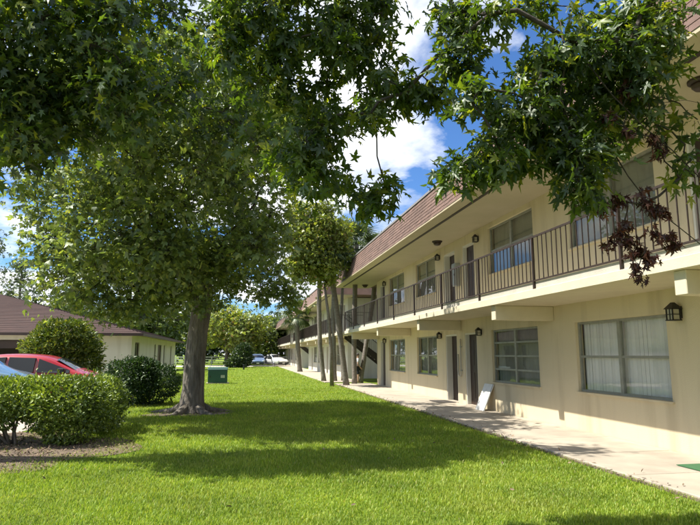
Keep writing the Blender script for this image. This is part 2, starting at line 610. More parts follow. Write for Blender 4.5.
def twigs_and_leaves(blobs, leaf_size, per_twig, twig_r=0.005, droop=0.35, up=0.9, spread=0.16):
    """blobs: (centre, radii, twigs). Returns twig transforms and leaf transforms"""
    TM, TT, LM, LT = [], [], [], []
    for c, rad, nt_ in blobs:
        c = np.array(c)
        rad = np.array(rad)
        end = c + rand_ball(nt_, 0.25) * rad
        start = c + rand_ball(nt_) * rad * 0.25
        v = end - start
        L = np.linalg.norm(v, axis=1)
        fr = frames(v, np.tile([0.13, 0.2, 0.97], (nt_, 1)))
        TM.append(fr * np.stack([np.full(nt_, twig_r), L, np.full(nt_, twig_r)], axis=-1)[:, None, :])
        TT.append(start)
        k = per_twig
        t = 0.35 + 0.65 * rng.random((nt_, k))
        pos = start[:, None] + v[:, None] * t[..., None]
        off = rng.normal(size=(nt_, k, 3)) * spread * leaf_size / 0.13
        pos = (pos + off).reshape(-1, 3)
        n = len(pos)
        out = unit(pos - c)
        nrm = unit(np.array([0, 0, up * (1 - .3 * droop)]) + rng.normal(size=(n, 3)) * 0.55 + out * 0.35)
        tip = unit(out * 0.5 + rng.normal(size=(n, 3)) * 0.8 + np.array([0, 0, -droop]))
        s = leaf_size * rng.uniform(0.6, 1.25, n)
        fold = np.stack([rng.uniform(.5, 1.0, n), np.ones(n), np.ones(n)], -1)
        LM.append(frames(tip, nrm) * (s[:, None] * fold)[:, None, :])
        LT.append(pos)
    return np.concatenate(TM), np.concatenate(TT), np.concatenate(LM), np.concatenate(LT)


def skeleton(trunk, trunk_r, targets, start_at=0.5, arch=0.12, tip_r=0.012, min_r=None):
    """branches grown from the trunk to each crown clump, sharing limbs where they can"""
    nodes = [(Vector(p), i - 1, r) for i, (p, r) in enumerate(zip(trunk, trunk_r))]
    nt0 = len(nodes)
    top = Vector(trunk[-1])
    order = sorted(range(len(targets)), key=lambda i: (Vector(targets[i]) - top).length)
    z0 = trunk[0][2] + (trunk[-1][2] - trunk[0][2]) * start_at
    chains = []
    for ti in order:
        tgt = Vector(targets[ti])
        best, bi = 1e9, 0
        for i, (p, par, r) in enumerate(nodes):
            if i < nt0 and p.z < z0:
                continue
            d = (p - tgt).length
            back = (p - top).length
            cost = d + 0.35 * back
            if cost < best:
                best, bi = cost, i
        p0 = nodes[bi][0]
        d = tgt - p0
        L = d.length
        if L < 0.05:
            continue
        segs = max(3, min(8, int(L / 0.5) + 2))
        chain = [bi]
        sidev = Vector((random.uniform(-1, 1), random.uniform(-1, 1), 0)) * 0.07 * L
        for s in range(1, segs + 1):
            t = s / segs
            q = p0 + d * t + Vector((0, 0, arch * L)) * math.sin(math.pi * t) + sidev * math.sin(2.2 * math.pi * t)
            q += Vector((random.gauss(0, 1), random.gauss(0, 1), random.gauss(0, 1))) * 0.012 * L * (1 - abs(2 * t - 1))
            nodes.append((q, chain[-1], None))
            chain.append(len(nodes) - 1)
        chains.append(chain)
    area = [0.0] * len(nodes)
    for i in range(len(nodes) - 1, nt0 - 1, -1):
        if area[i] == 0:
            area[i] = tip_r ** 2
        par = nodes[i][1]
        if par >= nt0:
            area[par] += area[i] if area[par] == 0 or True else 0
    # interior nodes: children sums (plus own tip when leafless)
    rad = []
    for i, (p, par, r) in enumerate(nodes):
        rad.append(r if r is not None else math.sqrt(area[i]))
    return nodes, chains, rad


def make_tree(name, label, cat, trunk, trunk_r, blobs, leaf, leaf_size, per_twig, leaf_m, bark='bark', twig_m='bark_dark',
              group=None, single_leaves=0, trunk_n=14, crown_name='crown', tip_r=0.012, start_at=0.5, arch=0.12,
              spread=0.16, droop=0.35, twig_r=0.005, dead=None, branches=True, max_r=1.0):
    root = thing(name, trunk[0], label, cat, group)
    mb = MB()
    mb.tube(trunk, trunk_r, trunk_n, wob=0.03)
    mb.build('trunk', bark, root, smooth=True)
    nodes, chains, rad = skeleton(trunk, trunk_r, [b[0] for b in blobs], start_at, arch, tip_r)
    if branches:
        for ch in chains:
            rr = [min(rad[i], rad[ch[1]], max_r) for i in ch]
            b = MB()
            b.tube([nodes[i][0] for i in ch], rr, 7 if rr[0] > 0.03 else 5, cap=True)
            b.build('branch', bark if rr[0] > 0.05 else twig_m, root, smooth=True)
    TM, TT, LM, LT = twigs_and_leaves(blobs, leaf_size, per_twig, twig_r, droop=droop, spread=spread)
    if branches:
        stuff(attach(link(bpy.data.objects.new('twigs', bulk_mesh('twigs', TWIG_T, TWIG_F, TM, TT, twig_m))), root))
    if single_leaves:
        v = LT - np.array(CAM)
        fwd = np.array(FW)
        dep = v @ fwd
        x = v @ np.array(RT) / np.maximum(dep, 0.1) * FPX
        y = v @ np.array(UP) / np.maximum(dep, 0.1) * FPX
        ok = (dep > 0.5) & (np.abs(x) < 345) & (np.abs(y) < 257)
        sc = np.where(ok, dep, 1e9)
        pick = np.argsort(sc)[:single_leaves]
        me = bulk_mesh('leaf', leaf[0], leaf[1], np.eye(3)[None], np.zeros((1, 3)), leaf_m)
        for i in pick:
            sc3 = np.linalg.norm(LM[i], axis=0)
            q = Matrix((LM[i] / sc3).tolist()).to_quaternion()
            inst('leaf', me, LT[i].tolist(), root, q, tuple(float(v) for v in sc3))
        keep = np.ones(len(LT), bool)
        keep[pick] = False
        LM, LT = LM[keep], LT[keep]
    stuff(attach(link(bpy.data.objects.new(crown_name, bulk_mesh(crown_name, leaf[0], leaf[1], LM, LT, leaf_m))), root))
    if dead:
        db, dleaf, n_single = dead
        TM, TT, LM, LT = twigs_and_leaves(db, leaf_size * 0.5, 12, twig_r, droop=1.6, up=0.1, spread=0.045)
        curl = leaf[0].copy()
        curl[:, 2] += 0.9 * curl[:, 0] ** 2 - 0.35 * (curl[:, 1] - 0.3) ** 2
        stuff(attach(link(bpy.data.objects.new('dead_leaves', bulk_mesh('dead_leaves', curl, leaf[1], LM, LT, dleaf))), root))
        near_n = min((q[0] for q in nodes), key=lambda q: (q - Vector(db[0][0])).length)
        dn, dch, drad = skeleton([near_n, db[0][0]], [0.012, 0.009], [b[0] for b in db[1:]], 0.0, -0.05, 0.004)
        for ch in dch:
            MB().tube([dn[i][0] for i in ch], [min(drad[i], 0.010) for i in ch], 5).build('dead_branch', 'bark_dark', root, True)
    return root


# ================================================================== THE GROUND
def sheet(name, pts, z, mat):
    mb = MB()
    mb.add([(x, y, z) for x, y in pts], [tuple(range(len(pts)))])
    return structure(mb.build(name, mat))


sheet('ground', [(-600, -60), (600, -60), (600, 900), (-600, 900)], 0.0, 'lawn_soil')
# parking court left of the hedge
sheet('parking_court', [(-40, 2), (-4.5, 2), (-4.35, 9.5), (-4.15, 12.5), (-4.1, 26.5), (-40, 26.5)], 0.006, 'asphalt_light')
sheet('road', [(-200, 71), (200, 71), (200, 80), (-200, 80)], 0.006, 'road')


def blob_outline(cx, cy, rx, ry, n=40, amp=0.12, seed=1):
    rr = random.Random(seed)
    ph = [rr.uniform(0, 6.28) for _ in range(4)]
    pts = []
    for i in range(n):
        a = 2 * math.pi * i / n
        k = 1 + amp * (math.sin(3 * a + ph[0]) + 0.6 * math.sin(5 * a + ph[1]) + 0.4 * math.sin(9 * a + ph[2]))
        pts.append((cx + rx * k * math.cos(a), cy + ry * k * math.sin(a)))
    return pts


BED = blob_outline(-3.55, 10.1, 1.6, 2.3, n=90, amp=0.17, seed=4)
sheet('planting_bed', BED, 0.011, 'dirt')
BED2 = blob_outline(-1.3, 15.7, 1.0, 0.75, seed=9)
sheet('tree_base_soil', BED2, 0.012, 'dirt')

# walkway: poured slabs with open joints on a bed
WALK_X0, WALL_X = 4.70, 6.50
wk = thing('walkway', (5.6, 10, 0), 'x', 'x')
del wk['label'], wk['category']
structure(wk)
MB().box(WALK_X0 - 0.05, WALL_X - 0.002, -4, 29.4, -0.05, 0.018).build('footing', 'dirt', wk)
y = -4.0
k = 0
while y < 29.0:
    L = 1.52
    y1 = min(y + L, 29.3)
    jx = 0.012 * math.sin(k * 2.3)
    o = MB().box(WALK_X0 + jx, WALL_X - 0.006, y + 0.008, y1 - 0.008, 0.0, 0.045 + 0.003 * math.sin(k * 1.7)).build('slab', 'concrete', wk)
    bevel(o, 0.008, 1)
    y = y1
    k += 1


# ================================================================== APARTMENT BUILDINGS
def frame_wall(parent, X, y0, y1, z0, z1, openings, mat, depth=0.16, name='wall'):
    """front wall facing -X with real openings and reveals; openings (ya, yb, za, zb)"""
    ys = sorted({y0, y1} | {o[0] for o in openings} | {o[1] for o in openings})
    zs = sorted({z0, z1} | {o[2] for o in openings} | {o[3] for o in openings})
    idx, vs, fs = {}, [], []

    def vid(x, y, z):
        k = (round(x, 4), round(y, 4), round(z, 4))
        if k not in idx:
            idx[k] = len(vs)
            vs.append(k)
        return idx[k]
    for i in range(len(ys) - 1):
        for j in range(len(zs) - 1):
            cy, cz = (ys[i] + ys[i + 1]) / 2, (zs[j] + zs[j + 1]) / 2
            if any(a < cy < b and c < cz < d for a, b, c, d in openings):
                continue
            fs.append((vid(X, ys[i], zs[j]), vid(X, ys[i], zs[j + 1]), vid(X, ys[i + 1], zs[j + 1]), vid(X, ys[i + 1], zs[j])))
    for a, b, c, d in openings:
        zc = sorted(z for z in zs if c <= z <= d)
        yc = sorted(y for y in ys if a <= y <= b)
        for q in range(len(zc) - 1):
            for yy in (a, b):
                fs.append((vid(X, yy, zc[q]), vid(X, yy, zc[q + 1]), vid(X + depth, yy, zc[q + 1]), vid(X + depth, yy, zc[q])))
        for q in range(len(yc) - 1):
            for zz in (c, d):
                fs.append((vid(X, yc[q], zz), vid(X, yc[q + 1], zz), vid(X + depth, yc[q + 1], zz), vid(X + depth, yc[q], zz)))
    mb = MB()
    mb.add(vs, fs)
    return mb.build(name, mat, parent)


SLAT = {}


def window(parent, X, ya, yb, za, zb, cols=2, rows=2, kind='blind', slats=True):
    """aluminium window set 6 cm into the wall: frame > panes, blind slats, sill"""
    xf = X + 0.06
    t = 0.045
    f = MB()
    f.box(xf, xf + 0.05, ya, yb, za, za + t)
    f.box(xf, xf + 0.05, ya, yb, zb - t, zb)
    f.box(xf + 0.001, xf + 0.049, ya, ya + t, za + t, zb - t)
    f.box(xf + 0.001, xf + 0.049, yb - t, yb, za + t, zb - t)
    w = f.build('window', 'aluminium', parent)
    cw = (yb - ya) / cols
    rh = (zb - za) / rows
    for c in range(1, cols):
        MB().box(xf - 0.006, xf + 0.055, ya + c * cw - 0.04, ya + c * cw + 0.04, za + t, zb - t).build('mullion', 'aluminium', w)
    for c in range(cols):
        a = ya + c * cw + (0.04 if c else t)
        b = ya + (c + 1) * cw - (0.04 if c < cols - 1 else t)
        for r in range(1, rows):
            MB().box(xf + 0.004, xf + 0.046, a, b, za + r * rh - 0.022, za + r * rh + 0.022).build('crossbar', 'aluminium', w)
        for r in range(rows):
            z0 = za + (r * rh + 0.022 if r else t)
            z1 = za + ((r + 1) * rh - 0.022 if r < rows - 1 else zb - za - t)
            MB().quad((xf + 0.022, a, z0), (xf + 0.022, a, z1), (xf + 0.022, b, z1), (xf + 0.022, b, z0)).build('pane', 'window_glass', w)
    # sill
    MB().box(X - 0.045, X + 0.058, ya - 0.04, yb + 0.04, za - 0.035, za - 0.002).build('sill', 'stucco', w)
    # covering behind the glass
    xb = xf + 0.13
    if kind == 'blind':
        key = round(zb - za, 2)
        if key not in SLAT:
            s = MB()
            hh = (zb - za - 0.06) / 2
            s.add([(0.0, -0.043, -hh), (-0.008, 0, -hh), (0.0, 0.043, -hh), (0.0, -0.043, hh), (-0.008, 0, hh), (0.0, 0.043, hh)],
                  [(0, 1, 4, 3), (1, 2, 5, 4)])
            SLAT[key] = s.mesh('slat', 'blind')
        n = int((yb - ya) / 0.098)
        for i in range(n):
            yy = ya + (i + 0.5) * (yb - ya) / n
            inst('slat', SLAT[key], (xb, yy, (za + zb) / 2), w, Quaternion((0, 0, 1), random.gauss(0.12, 0.05)))
    else:
        c = MB()
        n = 40
        vs, fs = [], []
        for i in range(n + 1):
            yy = ya + (yb - ya) * i / n
            xx = xb + 0.03 * math.sin(i * 1.9) + 0.01 * math.sin(i * 0.7)
            vs += [(xx, yy, za), (xx, yy, zb)]
        for i in range(n):
            fs.append((2 * i, 2 * i + 1, 2 * i + 3, 2 * i + 2))
        c.add(vs, fs)
        c.build('curtain', 'curtain', w, True)
    # dark room behind
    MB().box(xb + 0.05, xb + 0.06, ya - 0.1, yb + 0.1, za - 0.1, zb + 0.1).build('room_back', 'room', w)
    return w


def door(parent, X, ya, yb, z0, z1, rec):
    xd = X + rec
    d = MB().box(xd, xd + 0.045, ya + 0.045, yb - 0.045, z0 + 0.02, z1 - 0.045).build('door', 'door_brown', parent)
    f = MB()
    f.box(X + 0.012, xd + 0.03, ya + 0.001, ya + 0.045, z0, z1 - 0.001)
    f.box(X + 0.012, xd + 0.03, yb - 0.045, yb - 0.001, z0, z1 - 0.001)
    f.box(X + 0.014, xd + 0.028, ya + 0.045, yb - 0.045, z1 - 0.045, z1 - 0.002)
    f.build('door_frame', 'door_frame', d)
    # raised panels and a knob
    w = yb - ya
    for c in (0.28, 0.72):
        for a, b in ((0.10, 0.45), (0.55, 0.90)):
            yy = ya + w * c
            zz0, zz1 = z0 + (z1 - z0) * a, z0 + (z1 - z0) * b
            MB().box(xd - 0.008, xd + 0.002, yy - w * 0.13, yy + w * 0.13, zz0, zz1).build('panel', 'door_brown', d)
    MB().tube([(xd + 0.002, ya + 0.12, z0 + 0.98), (xd - 0.03, ya + 0.12, z0 + 0.98), (xd - 0.035, ya + 0.12, z0 + 0.98), (xd - 0.06, ya + 0.12, z0 + 0.98)],
              [0.012, 0.012, 0.028, 0.02], 10).build('knob', 'brass', d, True)
    MB().box(X - 0.02, xd + 0.01, ya + 0.002, yb - 0.002, z0 - 0.012, z0 + 0.018).build('threshold', 'concrete', d)
    return d


EAVE_X, EAVE_Z = 4.85, 5.0
ROOF_TX, ROOF_TZ = 5.14, 6.02


def shingle_wedge(w, e):
    """one tab lying on the slope: local x along the eave, y up the slope, z off the roof"""
    h = e * 1.25
    v = [(-w / 2, 0, 0.002), (w / 2, 0, 0.002), (w / 2, h, 0.0), (-w / 2, h, 0.0), (-w / 2, 0, 0.018), (w / 2, 0, 0.018), (w / 2, h, 0.004), (-w / 2, h, 0.004)]
    return v, [(0, 3, 2, 1), (4, 5, 6, 7), (0, 1, 5, 4), (1, 2, 6, 5), (2, 3, 7, 6), (3, 0, 4, 7)]


def shingle_roof(parent, roof, y0, y1, singles, hip):
    """mansard face toward -X; hip: how much the face shortens towards the top at each end"""
    s = Vector((ROOF_TX - EAVE_X, 0, ROOF_TZ - EAVE_Z - 0.04))
    L = s.length
    sy = s.normalized()
    sz = Vector((-sy.z, 0, sy.x))
    sx = Vector((0, -1, 0))
    e = 0.122
    rows = int(L / e)
    items = []
    for r in range(rows):
        inset = hip * (r * e) / L
        yy = y0 + inset + (0.15 if r % 2 else 0)
        while yy < y1 - inset - 0.1:
            w = 0.285 * random.choice((0.8, 1.0, 1.0, 1.15))
            w = min(w, y1 - inset - yy)
            items.append((yy + w / 2, r, w - 0.008))
            yy += w
    items.sort(key=lambda t: t[0] + t[1] * 0.02)
    vis = [t for t in items if t[0] > 4.0][:singles]
    vset = set(vis)
    rot = Matrix((sx, sy, sz)).transposed()
    vs0, fs0 = shingle_wedge(1.0, e)
    tab = MB()
    tab.add(vs0, fs0)
    tabm = tab.mesh('shingle', 'shingle')
    rest = MB()
    base = Vector((EAVE_X, 0, EAVE_Z + 0.04))
    for (yc, r, w) in items:
        o = base + sy * (r * e + random.gauss(0, 0.002)) + sz * (0.004 + random.uniform(0, 0.004)) + Vector((0, yc, 0))
        if (yc, r, w) in vset:
            q = rot.to_quaternion() @ Quaternion((0, 0, 1), random.gauss(0, 0.006))
            inst('shingle', tabm, o, roof, q, (w, 1, 1))
        else:
            rest.add([o + rot @ Vector((v[0] * w, v[1], v[2])) for v in vs0], fs0)
    stuff(rest.build('shingles', 'shingle', roof))


def apartment(name, label, y0, y1, wins, doors, near, slab_y0, slab_y1, roof_y0, roof_y1, beams, post0, kinds, wm='stucco'):
    root = thing(name, (WALL_X, y0, 0), label, 'building')
    X = WALL_X
    XB = X + 9.5
    ZF = 2.66      # upper floor
    for z0, z1, up in ((0.0, 2.5, 0), (ZF, 5.0, 1)):
        ops = []
        for (a, b, rows, kind, sl) in wins:
            za, zb = (0.78, 2.12) if not up else (3.60, 4.87)
            ops.append((a, b, za, zb))
        for (a, b, rec) in doors:
            base = 0.046 if not up else ZF
            ops.append((a, b, base, base + 2.06))
        frame_wall(root, X, y0, y1, z0, z1 - (0 if up else 0.0), ops, wm, name='wall', depth=0.16)
        for (a, b, rows, kind, sl) in wins:
            za, zb = (0.78, 2.12) if not up else (3.60, 4.87)
            window(root, X, a, b, za, zb, 2, rows if not up else 2, kind if not up else kinds.get(a, kind), sl)
        for (a, b, rec) in doors:
            base = 0.046 if not up else ZF
            door(root, X, a, b, base, base + 2.06, rec)
    # end and back walls
    MB().box(X + 0.003, XB, y1, y1 + 0.2, 0, 5.0).build('end_wall', wm, root)
    MB().box(X + 0.003, XB, y0 - 0.2, y0, 0, 5.0).build('end_wall', wm, root)
    MB().box(XB + 0.003, XB + 0.2, y0, y1, 0, 5.0).build('back_wall', wm, root)
    MB().box(X + 0.17, XB, y0, y1, 2.5, ZF).build('floor_slab', 'stucco', root)
    # balcony slab: cream edge below, grey kerb above
    LX = 5.10
    sl = MB().box(LX, X + 0.16, slab_y0, slab_y1, 2.50, 2.645).build('balcony_slab', 'trim', root)
    bevel(sl, 0.006, 1)
    MB().box(LX + 0.05, X - 0.002, slab_y0 + 0.05, slab_y1 - 0.05, 2.646, 2.66).build('balcony_floor', 'curb', root)
    MB().box(LX + 0.055, LX + 0.13, slab_y0 + 0.06, slab_y1 - 0.06, 2.661, 2.775).build('balcony_kerb', 'curb', root)
    for yb_ in beams:
        o = MB().box(LX + 0.08, X - 0.003, yb_ - 0.1, yb_ + 0.1, 2.20, 2.498).build('support_beam', 'trim', root)
        bevel(o, 0.008, 1)
    # railing
    rx = LX + 0.035
    rl = MB().box(rx - 0.02, rx + 0.02, slab_y0 + 0.05, slab_y1 - 0.03, 3.575, 3.605).build('railing', 'railing', root)
    MB().box(rx - 0.012, rx + 0.012, slab_y0 + 0.05, slab_y1 - 0.03, 2.785, 2.81).build('bottom_rail', 'railing', rl)
    ys = []
    p = post0
    while p < slab_y1 - 0.1:
        if p > slab_y0:
            ys.append(p)
        p += 2.46
    ys.append(slab_y1 - 0.05)
    post = MB().box(-0.02, 0.02, -0.02, 0.02, 0, 0.93).mesh('post', 'railing')
    bal = MB().box(-0.007, 0.007, -0.007, 0.007, 0, 0.78).mesh('baluster', 'railing')
    for p in ys:
        inst('post', post, (rx, p, 2.645), rl)
    allb = []
    yy = slab_y0 + 0.1
    while yy < slab_y1 - 0.08:
        if all(abs(yy - p) > 0.05 for p in ys):
            allb.append(yy)
        yy += 0.1535
    if near:
        for yy in allb:
            inst('baluster', bal, (rx, yy, 2.80), rl, Quaternion((0, 1, 0), random.gauss(0, 0.004)))
    else:
        m = MB()
        for yy in allb:
            m.box(rx - 0.008, rx + 0.008, yy - 0.008, yy + 0.008, 2.80, 3.58)
        stuff(m.build('balusters', 'railing', rl))
    # end returns of the railing
    for ye in ((slab_y1 - 0.05,) if near else (slab_y0 + 0.05, slab_y1 - 0.05)):
        MB().box(rx, X, ye - 0.018, ye + 0.018, 3.578, 3.602).build('end_rail', 'railing', rl)
        xx = rx + 0.16
        while xx < X - 0.05:
            inst('baluster', bal, (xx, ye, 2.80), rl)
            xx += 0.1535
    # soffit with its vent slot, mansard core, top flashing
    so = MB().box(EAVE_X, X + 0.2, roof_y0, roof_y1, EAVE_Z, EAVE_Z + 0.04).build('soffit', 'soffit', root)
    MB().box(5.17, 5.25, roof_y0 + 0.6, roof_y1 - 0.6, EAVE_Z - 0.012, EAVE_Z + 0.001).build('soffit_vent', 'vent', so)
    hip = ROOF_TX - EAVE_X
    c = MB()
    zb, zt = EAVE_Z + 0.041, ROOF_TZ
    b = [(EAVE_X, roof_y0, zb), (EAVE_X, roof_y1, zb), (XB + 1.6, roof_y1, zb), (XB + 1.6, roof_y0, zb)]
    t = [(ROOF_TX, roof_y0 + hip, zt), (ROOF_TX, roof_y1 - hip, zt), (XB + 1.3, roof_y1 - hip, zt), (XB + 1.3, roof_y0 + hip, zt)]
    c.add(b + t, [(3, 2, 1, 0), (4, 5, 6, 7), (0, 1, 5, 4), (1, 2, 6, 5), (2, 3, 7, 6), (3, 0, 4, 7)])
    roof = c.build('roof', 'shingle', root)
    MB().box(ROOF_TX - 0.05, ROOF_TX + 0.06, roof_y0 + hip - 0.03, roof_y1 - hip + 0.03, zt - 0.015, zt + 0.05).build('flashing', 'flashing', roof)
    MB().box(EAVE_X - 0.015, EAVE_X + 0.002, roof_y0, roof_y1, EAVE_Z - 0.004, EAVE_Z + 0.05).build('drip_edge', 'soffit', roof)
    if near:
        shingle_roof(root, roof, roof_y0 + 0.01, roof_y1 - 0.01, 300, hip)
    return root


B1W = [(0.6, 3.0, 2, 'blind', True), (8.02, 10.56, 2, 'blind', True), (12.05, 14.52, 4, 'curtain', True),
       (18.93, 21.2, 2, 'curtain', True), (22.85, 25.4, 2, 'curtain', True)]
B1D = [(6.35, 7.3, 0.12), (15.5, 16.4, 0.13), (17.05, 18.05, 0.2), (26.15, 27.05, 0.12)]
apartment('apartment_building', 'cream two-storey apartment block with brown mansard roof, long railed balcony and blind-covered windows',
          -2.0, 27.6, B1W, B1D, True, -2.4, 29.0, -3.0, 30.5, (0.8, 6.1, 11.43, 16.76, 22.1, 27.4), 7.1 - 2.46 * 4, {8.02: 'curtain', 12.05: 'curtain'})


def repeat_layout(y0, y1):
    w, d = [], []
    y = y0 + 0.8
    while y + 9.5 < y1:
        d.append((y, y + 0.9, 0.12))
        w.append((y + 1.5, y + 3.5, 2, 'curtain', False))
        w.append((y + 4.6, y + 6.6, 2, 'curtain', False))
        d.append((y + 7.3, y + 8.2, 0.12))
        y += 9.6
    return w, d


w2, d2 = repeat_layout(36, 57)
apartment('apartment_building', 'white-walled two-storey apartment block behind the palm trunks, past the outdoor stair',
          36, 57, w2, d2, False, 31.0, 59.0, 34.2, 59.0, (36.1, 41.4, 46.7, 52.0, 56.9), 31.06, {}, 'stucco_white')
w3, d3 = repeat_layout(64, 88)
apartment('apartment_building', 'farthest two-storey apartment block ending by the street with the parked cars',
          64, 88, w3, d3, False, 62.5, 90.0, 62.0, 90.0, (64.1, 70, 76, 82, 87.9), 62.56, {}, 'stucco_white')
MB().box(4.4, WALL_X - 0.002, 31, 90, -0.05, 0.03).build('walkway_far', 'concrete')
structure(bpy.data.objects['walkway_far'])


# ------------------------------------------------------------------ outdoor stairs
def staircase(Y, label):
    root = thing('staircase', (7.0, Y, 0), label, 'staircase', 'outdoor stairs between the blocks')
    X0, X1, n = 9.0, 5.75, 15          # foot, head
    rise, run = 2.645 / n, (X0 - X1) / n
    for sy in (0.0, 1.15):
        a = MB()
        yy = Y + sy
        vs = []
        for y_ in (yy - 0.025, yy + 0.025):
            vs += [(X0 + 0.15, y_, 0.0), (X0 - 0.15, y_, 0.0), (X1, y_, 2.36), (X1, y_, 2.70), (X0 + 0.15, y_, 0.26)]
        a.add(vs, [(0, 1, 2, 3, 4), (9, 8, 7, 6, 5), (0, 5, 6, 1), (1, 6, 7, 2), (2, 7, 8, 3), (3, 8, 9, 4), (4, 9, 5, 0)])
        a.build('stringer', 'stair_dark', root)
        r = MB().tube([(X0, yy, rise + 0.92), (X1, yy, 2.645 + 0.92)], 0.02, 8).build('handrail', 'railing', root)
        bm = MB().box(-0.008, 0.008, -0.008, 0.008, 0, 0.86).mesh('baluster', 'railing')
        for k in range(0, n * 2):
            t = (k + 0.5) / (n * 2)
            inst('baluster', bm, (X0 + (X1 - X0) * t, yy, rise + t * (2.645 - rise) + 0.06), r)
    for k in range(n):
        xx = X0 - k * run
        MB().box(xx - run - 0.02, xx, Y + 0.03, Y + 1.12, (k + 1) * rise - 0.05, (k + 1) * rise).build('tread', 'concrete', root)
    return root


staircase(31.6, 'dark open stair climbing to the balcony beside the person in the grey shirt')
staircase(59.6, 'dark open stair between the two blocks beyond the palms')


# ------------------------------------------------------------------ wall lanterns and ceiling lights
def lantern_proto():
    """black coach lantern, wall plate at origin, facing -X"""
    parts = []
    a = MB().box(-0.02, 0.0, -0.055, 0.055, -0.09, 0.09)
    a.box(-0.10, -0.021, -0.012, 0.012, 0.02, 0.045)
    parts.append(('bracket', a, 'lantern_metal'))
    cg = MB()
    for sx in (-0.175, -0.045):
        for sy in (-0.065, 0.065):
            cg.box(sx - 0.008, sx + 0.008, sy - 0.008, sy + 0.008, -0.11, 0.05)
    cg.box(-0.19, -0.03, -0.08, 0.08, -0.125, -0.111)
    cg.box(-0.178, -0.042, -0.004, 0.004, -0.11, 0.05)
    cg.box(-0.186, -0.034, -0.076, 0.076, -0.036, -0.026)
    parts.append(('cage', cg, 'lantern_metal'))
    cap = MB()
    cap.add([(-0.205, -0.095, 0.051), (-0.015, -0.095, 0.051), (-0.015, 0.095, 0.051), (-0.205, 0.095, 0.051),
             (-0.13, -0.02, 0.15), (-0.09, -0.02, 0.15), (-0.09, 0.02, 0.15), (-0.13, 0.02, 0.15)],
            [(3, 2, 1, 0), (4, 5, 6, 7), (0, 1, 5, 4), (1, 2, 6, 5), (2, 3, 7, 6), (3, 0, 4, 7)])
    parts.append(('cap', cap, 'lantern_metal'))
    gl = MB().box(-0.165, -0.055, -0.055, 0.055, -0.108, 0.045)
    parts.append(('lamp_glass', gl, 'lantern_glass'))
    return [(n, m.mesh(n, mt)) for n, m, mt in parts]


LANT = lantern_proto()
for Y, z, lab in (
        (7.72, 2.12, 'black wall lantern between the wide blind-covered window and the green mat doorway'),
        (15.17, 2.10, 'black wall lantern over the white board leaning on the ground-floor wall'),
        (18.45, 2.10, 'black wall lantern at street level beside the dark ground-floor mat'),
        (26.0, 2.10, 'black wall lantern at ground level by the end door near the stair'),
        (15.17, 4.72, 'black wall lantern upstairs between the curtained window and the brown door'),
        (18.45, 4.72, 'black wall lantern upstairs past the grey meter box'),
        (25.95, 4.72, 'black wall lantern upstairs beside the end door'),
        (7.72, 4.72, 'black wall lantern upstairs behind the dead brown leaves')):
    t = thing('wall_lantern', (WALL_X, Y, z), lab, 'lantern', 'black wall lanterns by the doors')
    t.scale = (.82,) * 3 if Y > 10 else (1, 1, 1)
    for n, me in LANT:
        o = link(bpy.data.objects.new(n, me))
        o.parent = t

for X, Y, lab in ((5.96, 17.1, 'small dark dome light on the balcony soffit above the pair of brown doors'),
                  (6.15, 28.9, 'small dark dome light at the end of the balcony soffit'),
                  (5.75, 6.1, 'small dark dome light on the soffit partly behind the overhanging leaves')):
    t = thing('ceiling_light', (X, Y, EAVE_Z), lab, 'ceiling light', 'dome lights under the eave')
    MB().tube([(X, Y, EAVE_Z), (X, Y, EAVE_Z - 0.03), (X, Y, EAVE_Z - 0.05)], [0.16, 0.16, 0.13], 20).build('rim', 'vent', t)
    MB().tube([(X, Y, EAVE_Z - 0.05), (X, Y, EAVE_Z - 0.09), (X, Y, EAVE_Z - 0.13), (X, Y, EAVE_Z - 0.145)], [0.12, 0.115, 0.08, 0.02], 20).build('diffuser', 'door_brown', t, True)
X, Y = 6.0, 28.4
t = thing('ceiling_light', (X, Y, 2.5), 'small dark dome light under the balcony slab near the stair foot', 'ceiling light', 'dome lights under the eave')
MB().tube([(X, Y, 2.5), (X, Y, 2.46), (X, Y, 2.44)], [0.15, 0.15, 0.12], 16).build('rim', 'vent', t)
MB().tube([(X, Y, 2.44), (X, Y, 2.40), (X, Y, 2.37)], [0.11, 0.10, 0.04], 16).build('diffuser', 'door_brown', t, True)

# meter box and conduit on the upper and lower wall
t = thing('meter_box', (WALL_X, 16.75, 3.55), 'grey metal meter box on the upstairs wall between the doors', 'meter box')
bevel(MB().box(WALL_X - 0.16, WALL_X - 0.001, 16.6, 16.92, 3.55, 4.25).build('box', 'metal_box', t), 0.01)
MB().box(WALL_X - 0.175, WALL_X - 0.161, 16.63, 16.89, 3.6, 4.2).build('cover', 'metal_box', t)
MB().box(WALL_X - 0.185, WALL_X - 0.176, 16.65, 16.68, 3.86, 3.92).build('latch', 'lantern_metal', t)
t = thing('conduit', (WALL_X, 16.75, 0.8), 'thin painted conduit loop on the lower wall between the two brown doors', 'conduit')
MB().tube([(WALL_X - 0.04, 16.66, 1.95), (WALL_X - 0.04, 16.66, 0.9), (WALL_X - 0.04, 16.7, 0.86), (WALL_X - 0.04, 16.84, 0.86), (WALL_X - 0.04, 16.88, 0.9), (WALL_X - 0.04, 16.88, 1.5)], 0.018, 8).build('pipe', 'curb', t, True)
for zz in (1.0, 1.7):
    MB().box(WALL_X - 0.06, WALL_X - 0.001, 16.63, 16.69, zz, zz + 0.03).build('clamp', 'metal_box', t)

